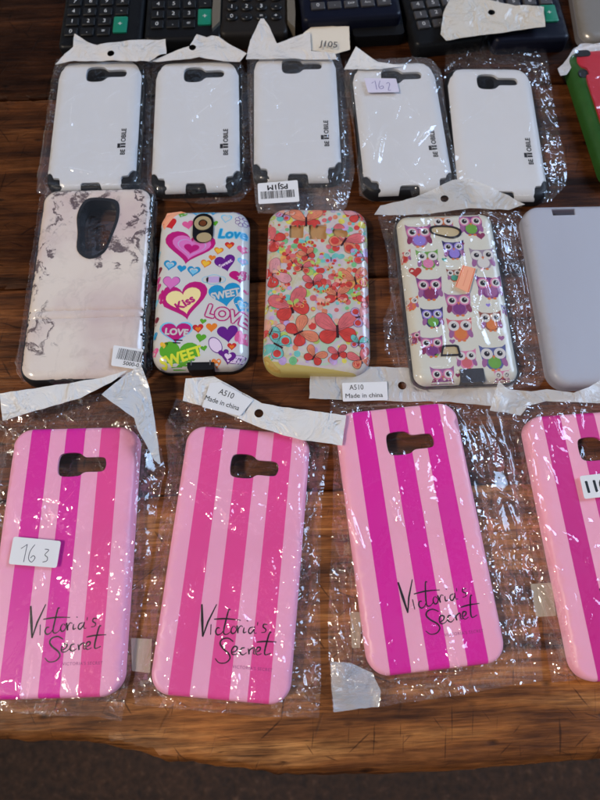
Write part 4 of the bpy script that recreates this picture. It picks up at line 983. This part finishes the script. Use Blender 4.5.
def wob(pts, seed, a=0.0006, step=0.004):
    o = []; n = len(pts)
    for i in range(n):
        p, q = pts[i], pts[(i + 1) % n]; L = math.hypot(p[0] - q[0], p[1] - q[1]); k = max(1, int(L / step))
        for j in range(k):
            u = j / k; x = p[0] + (q[0] - p[0]) * u; y = p[1] + (q[1] - p[1]) * u
            e = 0 if j == 0 else a; o.append((x + e * mnoise.noise(Vector((x * 220, y * 220, seed))), y + e * mnoise.noise(Vector((x * 220, y * 220, seed + 5.5)))))
    return o
def header(t, px, pose, z, m, seed, hole=None, amp=0.0016, name='header', th=0.00025, slope=None, step=0.0017):
    zz = z if not callable(z) else None
    if callable(z):                               # z given per photo row/column: z(px, py)
        zavg = sum(z(x, y) for x, y in px) / len(px)
        pts3 = [(*loc(x, y, z(x, y), pose), z(x, y)) for x, y in px]
        A = np.array([(x, y, 1) for x, y, _ in pts3]); c, *_ = np.linalg.lstsq(A, np.array([q for *_, q in pts3]), rcond=None)
        q = [(x, y) for x, y, _ in pts3]; zf0 = lambda P: np.asarray(P) @ c[:2] + c[2]
    else:
        q = [loc(x, y, z, pose) for x, y in px]; zf0 = lambda P: np.full(len(P), z)
    if sum(q[i][0] * q[(i + 1) % len(q)][1] - q[(i + 1) % len(q)][0] * q[i][1] for i in range(len(q))) < 0: q = q[::-1]
    q = wob(q, seed, 0.0004, 0.003); holes = []
    if hole:
        hz_ = z(*hole) if callable(z) else z
        holes = [ellipse(*loc(hole[0], hole[1], hz_, pose), 0.0027, 0.0027, 16)[::-1]]
    zf = lambda P: zf0(P) + 1.7 * amp * folds(P, seed, 44, 6) + amp * 0.9 * vnoise(P, 60, seed)
    return plate(name, q, holes, zf, lambda P: zf(P) - th, m, t, step=step, seed=seed, smooth=60), zf
def label_plate(t, px, pose, z, m, name='label', rad=0.001, lab=None, th=0.0002):
    q = sticker(px, z, pose, t, '', None, r=rad); o = plate(name, q, [], z, z - th, m, t)
    if lab: o['label'] = lab
    return o
def mm_dir(px0, px1, z, pose):
    a = loc(*px0, z, pose); b_ = loc(*px1, z, pose); return a, math.degrees(math.atan2(b_[1] - a[1], b_[0] - a[0])), math.hypot(b_[0] - a[0], b_[1] - a[1])
def write(parent, s, size, pc, pr_px, z, pose, m=None, bold=0.0, flip=False, sx=1.0):
    """text centred at photo pixel pc, baseline direction towards pr_px"""
    c, rot, _ = mm_dir(pc, pr_px, z, pose); p_ = Print(z, 0.00003, 0.00005); p_.text(s, size, c[0], c[1], rot + (180 if flip else 0), m or ink, 1, bold, sx); return p_
def bag(label, pose, film_px, dims, T, seed, m, grp='clear plastic bags round the phone cases', name='plastic_bag', **k):
    t = thing(name, label, 'plastic bag', pose, k.pop('z', 0.0), grp)
    fo, zf = film_sheet(t, wob(px_local(film_px, pose), seed), dims, T, seed, m, pose=pose, **k)
    return t, zf
pen = mat('pen_violet', srgb(96, 84, 150), 0.5); pen2 = mat('pen_grey', srgb(60, 60, 78), 0.5)
PD = (PW, PL, PR_); WD = (W_ + .001, L_ + .001, 0.0105)
def seal_strip(t, px, pose, z=0.0012):
    o = label_plate(t, px, pose, z, mat('tape_beige', srgb(206, 192, 170), 0.45, alpha=.5), 'seal_tape', 0.0006); return o

# pink bag 1
pz = PT + 0.0008
t, zf = bag('clear bag with a silvery folded corner round the pink case marked 163', PP[0], [(-70, 405), (0, 417), (55, 403), (82, 396), (104, 392), (150, 400), (165, 468), (158, 500), (151, 560), (139, 620), (129, 680), (121, 722), (90, 716), (40, 716), (0, 711), (-70, 705)], PD, pz, 31, film, amp_in=1.0, nc=32, big=[((14, 500), (24, 536), .0014, .0009), ((60, 662), (76, 700), .0010, .0008), ((2, 448), (40, 456), .0010, .0007), ((62, 645), (86, 628), .0010, .0007)])
header(t, [(0, 394), (40, 388), (75, 383), (104, 378), (128, 371), (112, 383), (80, 399), (55, 406), (3, 421)], PP[0], 0.0135, hdr, 3, None, 0.0012)
header(t, [(103, 396), (128, 376), (143, 368), (149, 384), (156, 420), (162, 466), (156, 462), (140, 432), (136, 420)], PP[0], 0.0140, header_mat('silver_fold', (0.66, 0.67, 0.70), .95), 5, None, 0.0026, 'folded_corner')
o = label_plate(t, [(13.5, 536.5), (61, 541), (56.5, 568), (8.5, 564)], PP[0], pz + 0.0020, paper, 'price_sticker', 0.0014, 'white sticker with the handwritten number 163')
p_ = Print(pz + 0.0020); hp = lambda L: [loc(x / 8.571, 530 + y / 8.571, pz + .002, PP[0]) for x, y in L]
p_.line(hp([(180, 160), (232, 125)]), 0.00035, pen2); p_.line(hp([(235, 122), (202, 275)]), 0.0004, pen2); p_.line(catmull(hp([(300, 125), (260, 180), (245, 245), (270, 275), (300, 240), (285, 220), (262, 240)]), 5), 0.0004, pen2); p_.line(catmull(hp([(385, 165), (418, 172), (385, 212), (407, 235), (400, 265), (365, 275)]), 5), 0.0004, pen2); p_.build('handwriting', o)
# pink bag 2
t, zf = bag('clear bag round second pink case, white header labelled A510 sloping down right', PP[1], [(176, 398), (225, 408), (262, 424), (312, 440), (330, 446), (322, 500), (320, 600), (321, 690), (319, 718), (260, 717), (220, 713), (135, 706), (132, 690), (140, 640), (150, 580), (160, 520), (168, 470), (165, 425)], PD, pz, 47, film, amp_in=1.0, nc=32, big=[((180, 472), (236, 520), .0008, .0007), ((196, 486), (280, 500), .0008, .0006), ((236, 606), (250, 625), .0012, .0008), ((296, 470), (300, 560), .0014, .0010), ((236, 668), (240, 692), .0012, .0008)])
header(t, [(186, 379), (214, 377), (262, 404), (300, 410), (346, 416), (342, 446), (300, 440), (262, 429), (225, 413), (183, 401)], PP[1], 0.0115, hdr, 7, (259, 414), 0.0010)
o = label_plate(t, [(210, 383), (220, 382), (253, 400), (240, 416), (202, 407)], PP[1], 0.0142, paper, 'label', 0.0006)
write(o, 'A510', 0.0052, (226.5, 394), (236, 397.5), 0.0142, PP[1], None, 0.0, sx=.85).build('label_text', o); write(o, 'Made in china', 0.0044, (222, 403), (232, 406.2), 0.0142, PP[1], None, 0.005, sx=.9).build('label_text', o)
seal_strip(t, [(131, 638), (152, 639), (150, 673), (132, 671)], PP[1])
# pink bag 3
t, zf = bag('wide clear bag round the tilted magenta case, see-through header with white A510 label', PP[2], [(330, 400), (400, 402), (500, 405), (516, 470), (531, 560), (541, 640), (543, 681), (480, 692), (380, 707), (333, 711), (329, 660), (328, 620), (331, 560), (334, 470)], PD, pz, 59, film, amp_in=.9, nc=32, amp=1.15, big=[((484, 425), (500, 545), .0026, .0020), ((470, 575), (464, 612), .0018, .0012), ((345, 500), (366, 560), .0016, .0010), ((505, 480), (528, 560), .0018, .0014), ((480, 470), (500, 500), .0030, .0022)])
header(t, [(311, 364), (360, 367), (400, 368), (460, 371), (516, 377), (505, 408), (450, 402), (400, 402), (309, 399)], PP[2], 0.0022, hdr_thin, 11, (402, 386), 0.0008)
o = label_plate(t, [(342, 383), (387, 381.5), (388, 400), (343, 401.5)], PP[2], 0.0040, paper, 'label', 0.0008)
write(o, 'A510', 0.0048, (356.5, 387.5), (366, 387.2), 0.0040, PP[2], None, 0.0, sx=.85).build('label_text', o); write(o, 'Made in china', 0.0042, (364, 395.6), (374, 395.3), 0.0040, PP[2], None, 0.005).build('label_text', o)
header(t, [(330, 660), (350, 662), (372, 672), (380, 690), (378, 706), (333, 711)], PP[2], 0.0040, header_mat('silver_corner', (0.80, 0.84, 0.90), .30), 13, None, 0.0040, 'folded_corner')
seal_strip(t, [(350, 612), (362, 612), (360, 648), (352, 648)], PP[2])
# pink bag 4
t, zf = bag('clear bag round the pink case at the right border marked 110', PP[3], [(498, 402), (560, 398), (640, 400), (700, 420), (740, 660), (640, 676), (600, 678), (553, 683), (547, 650), (540, 600), (530, 560), (515, 510), (505, 450)], PD, pz, 73, film, amp_in=.9, nc=34, amp=1.1, big=[((540, 455), (556, 490), .0022, .0013), ((556, 535), (578, 545), .0024, .0013), ((508, 420), (513, 450), .0018, .0013), ((548, 440), (552, 468), .0012, .0008)])
header(t, [(497, 383), (506, 390), (530, 392), (546, 390), (572, 394), (588, 388), (604, 378), (640, 376), (640, 402), (600, 404), (575, 404), (545, 402), (528, 406), (520, 416), (489, 411)], PP[3], 0.0125, hdr_thin, 17, None, 0.0018)
o = label_plate(t, [(579.5, 476), (625, 471), (629, 494), (584.5, 499)], PP[3], pz + 0.0022, paper, 'price_sticker', 0.0014, 'white sticker with the number 110 in bold print')
write(o, '110', 0.0092, (595.5, 486.7), (605, 485.6), pz + 0.0022, PP[3], None, 0.035).build('label_text', o)
seal_strip(t, [(530.5, 584), (552, 582.5), (556, 616), (536, 617)], PP[3])
# marble bag
t, zf = bag('tight clear wrapper round the marble case with a small barcode label', MP, [(50, 183), (100, 181), (150, 183), (157, 200), (156, 250), (154, 310), (151, 350), (152, 368), (146, 381), (100, 386), (60, 388), (22, 381), (14, 362), (23, 325), (30, 280), (38, 225), (44, 195)], (MW, ML, 0.011), MT + .0006, 83, film2, amp_in=.2, amp=.7, nc=14, big=[((152, 210), (146, 345), .0018, .0012)])
zl = MT + 0.0026
o = label_plate(t, [(113.5, 345), (143.5, 349.5), (140.5, 370), (111, 365.5)], MP, zl, paper, 'label', 0.0010, 'small white barcode label')
def bars(o, a, b_, hgt, n, z, pose, seed):
    """bars spread between photo pixels a and b, bar length hgt px upwards"""
    rnd = random.Random(seed); p_ = Print(z, .00003, .00005); A = loc(*a, z, pose); B = loc(*b_, z, pose); dx, dy = B[0] - A[0], B[1] - A[1]; L = math.hypot(dx, dy); ux, uy = dx / L, dy / L; hh = hgt * .00065
    x = 0
    while x < L:
        w_ = rnd.choice((.0002, .0002, .0003, .00045, .0006)); p0 = (A[0] + ux * x, A[1] + uy * x)
        p_.poly([p0, (p0[0] + ux * w_, p0[1] + uy * w_), (p0[0] + ux * w_ - uy * hh, p0[1] + uy * w_ + ux * hh), (p0[0] - uy * hh, p0[1] + ux * hh)], ink, 0, 0)
        x += w_ + rnd.choice((.00025, .00035, .0005))
    p_.build('barcode', o)
bars(o, (116, 358.5), (140, 362.5), 11, 0, zl, MP, 4)
write(o, '5000-0', 0.0036, (131, 364.3), (141, 366), zl, MP, None, .01).build('label_text', o)
# white bags
def wbag(i, label, px, seed, m=film2, T=0.0112, **k):
    k.setdefault('bs', .5); return bag(label, WP[i], px, WD, T, seed, m, **k)
t, zf = wbag(0, 'thin clear bag with torn white header round the leftmost white case', [(56, 58), (148, 56), (150, 75), (151, 140), (151, 190), (140, 196), (60, 196), (36, 192), (37, 172), (44, 130), (51, 80)], 91, amp_in=.4, amp=.8, big=[((75, 90), (70, 150), .0012, 0), ((128, 100), (132, 125), .0010, 0), ((60, 168), (100, 176), .0012, 0)])
zc = lambda y0, z0, y1, z1: (lambda x, y: z0 + (z1 - z0) * (y - y0) / (y1 - y0))
header(t, [(56, 66), (66, 56), (74, 49), (76, 37), (90, 45), (98, 48), (110, 45), (130, 42), (166, 41), (167, 56), (150, 64), (120, 63), (75, 63)], WP[0], 0.0130, hdr_warm_lit, 21, (112, 57), .0016)
t, zf = wbag(1, 'clear bag with a ragged white header tip round the second white case', [(146, 60), (240, 58), (248, 75), (252, 130), (254, 185), (240, 200), (205, 203), (152, 198), (147, 185), (145, 120)], 95, amp_in=.45, amp=.8, big=[((188, 125), (222, 98), .0012, 0), ((160, 178), (240, 168), .0014, 0), ((236, 100), (244, 150), .0012, 0), ((218, 190), (238, 182), .0014, 0)])
header(t, [(150, 63), (168, 56), (190, 49), (197, 36), (207, 39), (212, 37), (219, 38), (232, 47), (247, 56), (240, 64), (200, 61)], WP[1], 0.0128, hdr_warm_lit, 23, (193, 50), .0018)
t, zf = wbag(2, 'clear bag printed J105 on its cream header and PSJ1M on the label below', [(247, 50), (338, 48), (344, 70), (350, 120), (355, 170), (347, 205), (340, 214), (258, 212), (256, 205), (250, 150), (247, 90)], 99, filmw, amp_in=.5, amp=.9, big=[((272, 110), (284, 104), .0012, .0007), ((262, 148), (330, 142), .0014, .0007), ((290, 140), (305, 128), .0010, .0007), ((328, 186), (342, 206), .0018, .0012)])
header(t, [(246, 60), (250, 42), (262, 18), (269, 27), (277, 44), (300, 36), (310, 33), (311, 52), (335, 54), (337, 60)], WP[2], 0.0130, hdr_warm_lit, 27, (289, 34) if False else None, .0012)
header(t, [(303, 34), (312, 27), (349, 27), (350, 50), (336, 54), (306, 50)], WP[2], 0.0118, creamp, 29, None, .0005, 'header_flap')
write(t, 'J105', 0.0085, (329, 44.5), (339, 45.5), 0.0145, WP[2], mat('faded_ink', (0.07, 0.06, 0.06), .5), .01, sx=.9).build('header_print', t)
zl = 0.0138
o = label_plate(t, [(257.5, 183.5), (297.5, 180), (299.5, 201.5), (258.5, 204)], WP[2], zl, paper, 'label', 0.0012, 'white barcode label reading PSJ1M upside down')
write(o, 'PSJ1M', 0.0058, (277.5, 186.8), (287, 186.0), zl, WP[2], None, .03, flip=True, sx=1.0).build('label_text', o); bars(o, (261, 199.3), (294, 197), 9.5, 0, zl, WP[2], 8)
t, zf = wbag(3, 'crumpled cloudy bag with handwritten 162 sticker over the fourth white case', [(345, 60), (430, 60), (440, 68), (450, 110), (460, 170), (461, 192), (448, 200), (372, 200), (360, 194), (354, 130), (345, 90)], 103, filmw, amp_in=1.0, amp=.9, big=[((375, 170), (384, 125), .0024, .0014), ((412, 150), (436, 122), .0018, .0010), ((362, 95), (372, 150), .0016, .0008), ((428, 140), (446, 175), .0018, .0012), ((380, 190), (440, 184), .0014, .0009)])
header(t, [(344, 70), (349, 60), (356, 47), (366, 55), (378, 63), (404, 66), (380, 70)], WP[3], 0.0125, hdr, 31, None, .0006)
zl = 0.0134
o = label_plate(t, [(364, 78), (396, 78.5), (399.5, 92), (368, 92.5)], WP[3], zl, mat('lilac_paper', srgb(214, 208, 226), .5), 'price_sticker', 0.0008, 'pale sticker with a faint violet handwritten number')
p_ = Print(zl); hp = lambda L: [loc(355 + x / 12, 70 + y / 12, zl, WP[3]) for x, y in L]
p_.line(hp([(200, 160), (240, 130), (262, 235)]), 0.00045, pen); p_.line(catmull(hp([(300, 130), (285, 190), (305, 225), (340, 215), (330, 190), (300, 205)]), 5), 0.00045, pen); p_.line(catmull(hp([(375, 165), (400, 150), (415, 175), (400, 240), (430, 240)]), 5), 0.00045, pen); p_.build('handwriting', o)
t, zf = wbag(4, 'long loose clear bag with tall white punched header round the rightmost white case', [(446, 44), (470, 38), (500, 32), (543, 28), (549, 70), (556, 115), (567, 165), (566, 185), (552, 200), (520, 206), (456, 204), (450, 160), (444, 100)], 107, film, T=.0112, amp_in=.1, amp=1.2, zb=.0015)
def zh(x, y): return 0.0150 + 0.0015 * (40 - y) / 40
header(t, [(440, 36), (443, 15), (450, -1), (472, -1), (488, 2), (515, 8), (543, 9), (544, 30), (520, 31), (500, 34), (470, 38), (446, 42)], WP[4], zh, header_mat('cream_header', (0.72, 0.67, 0.60), .93), 37, (491, 14), .0016)
# owl bag
t, zf = bag('crumpled shiny bag with peaked header and orange price sticker round the owl case', OP, [(378, 214), (400, 212), (520, 210), (528, 225), (534, 262), (541, 320), (549, 372), (540, 386), (480, 391), (440, 397), (406, 394), (400, 378), (386, 352), (383, 320), (391, 300), (387, 250)], (OW + .003, OL + .002, .009), OT + .0006, 113, film, amp_in=1.0, amp=1.2, bs=.35, big=[((453, 232), (463, 285), .0030, .0015), ((463, 290), (486, 352), .0028, .0014), ((478, 262), (500, 350), .0022, .0011), ((506, 216), (530, 330), .0030, .0020), ((505, 300), (528, 380), .0028, .0018), ((428, 310), (438, 340), .0012, .0008)])
header(t, [(374, 216), (380, 207), (415, 198), (440, 187), (452, 181), (470, 180), (495, 191), (524, 206), (508, 211), (470, 209), (430, 214), (400, 216)], OP, 0.0135, hdr_thin, 41, (444, 200), .0012)
zl = OT + 0.0028
o = label_plate(t, [(462.5, 265), (476, 268.5), (469, 293), (455, 286.5)], OP, zl, orange_paper, 'price_sticker', 0.0004, 'orange price sticker with red edge lines')
p_ = Print(zl); p_.line([loc(463.5, 265.5, zl, OP), loc(456, 286.5, zl, OP)], .0004, orange_dark); p_.line([loc(475, 268.5, zl, OP), loc(468, 292, zl, OP)], .0004, orange_dark); p_.line([loc(468, 270, zl, OP), loc(463, 286, zl, OP)], .0003, mat('faint_print', srgb(226, 130, 96), .5)); p_.build('sticker_print', o)
# red case bag
t, zf = bag('clear bag with a crumpled whitish end round the red and green case', RP, [(560, 72), (567, 60), (580, 50), (640, 46), (700, 60), (730, 150), (700, 190), (640, 195), (612, 178), (596, 140), (580, 100), (570, 84)], (RW, RL, .011), RT + .0006, 127, film2, amp_in=.3, amp=1.0)
header(t, [(557, 70), (562, 66), (572, 52), (580, 45), (610, 45), (650, 47), (650, 55), (590, 56), (576, 62), (566, 76), (560, 77)], RP, 0.0075, header_mat('white_fold', (0.66, .64, .66), .85), 43, None, .0016)
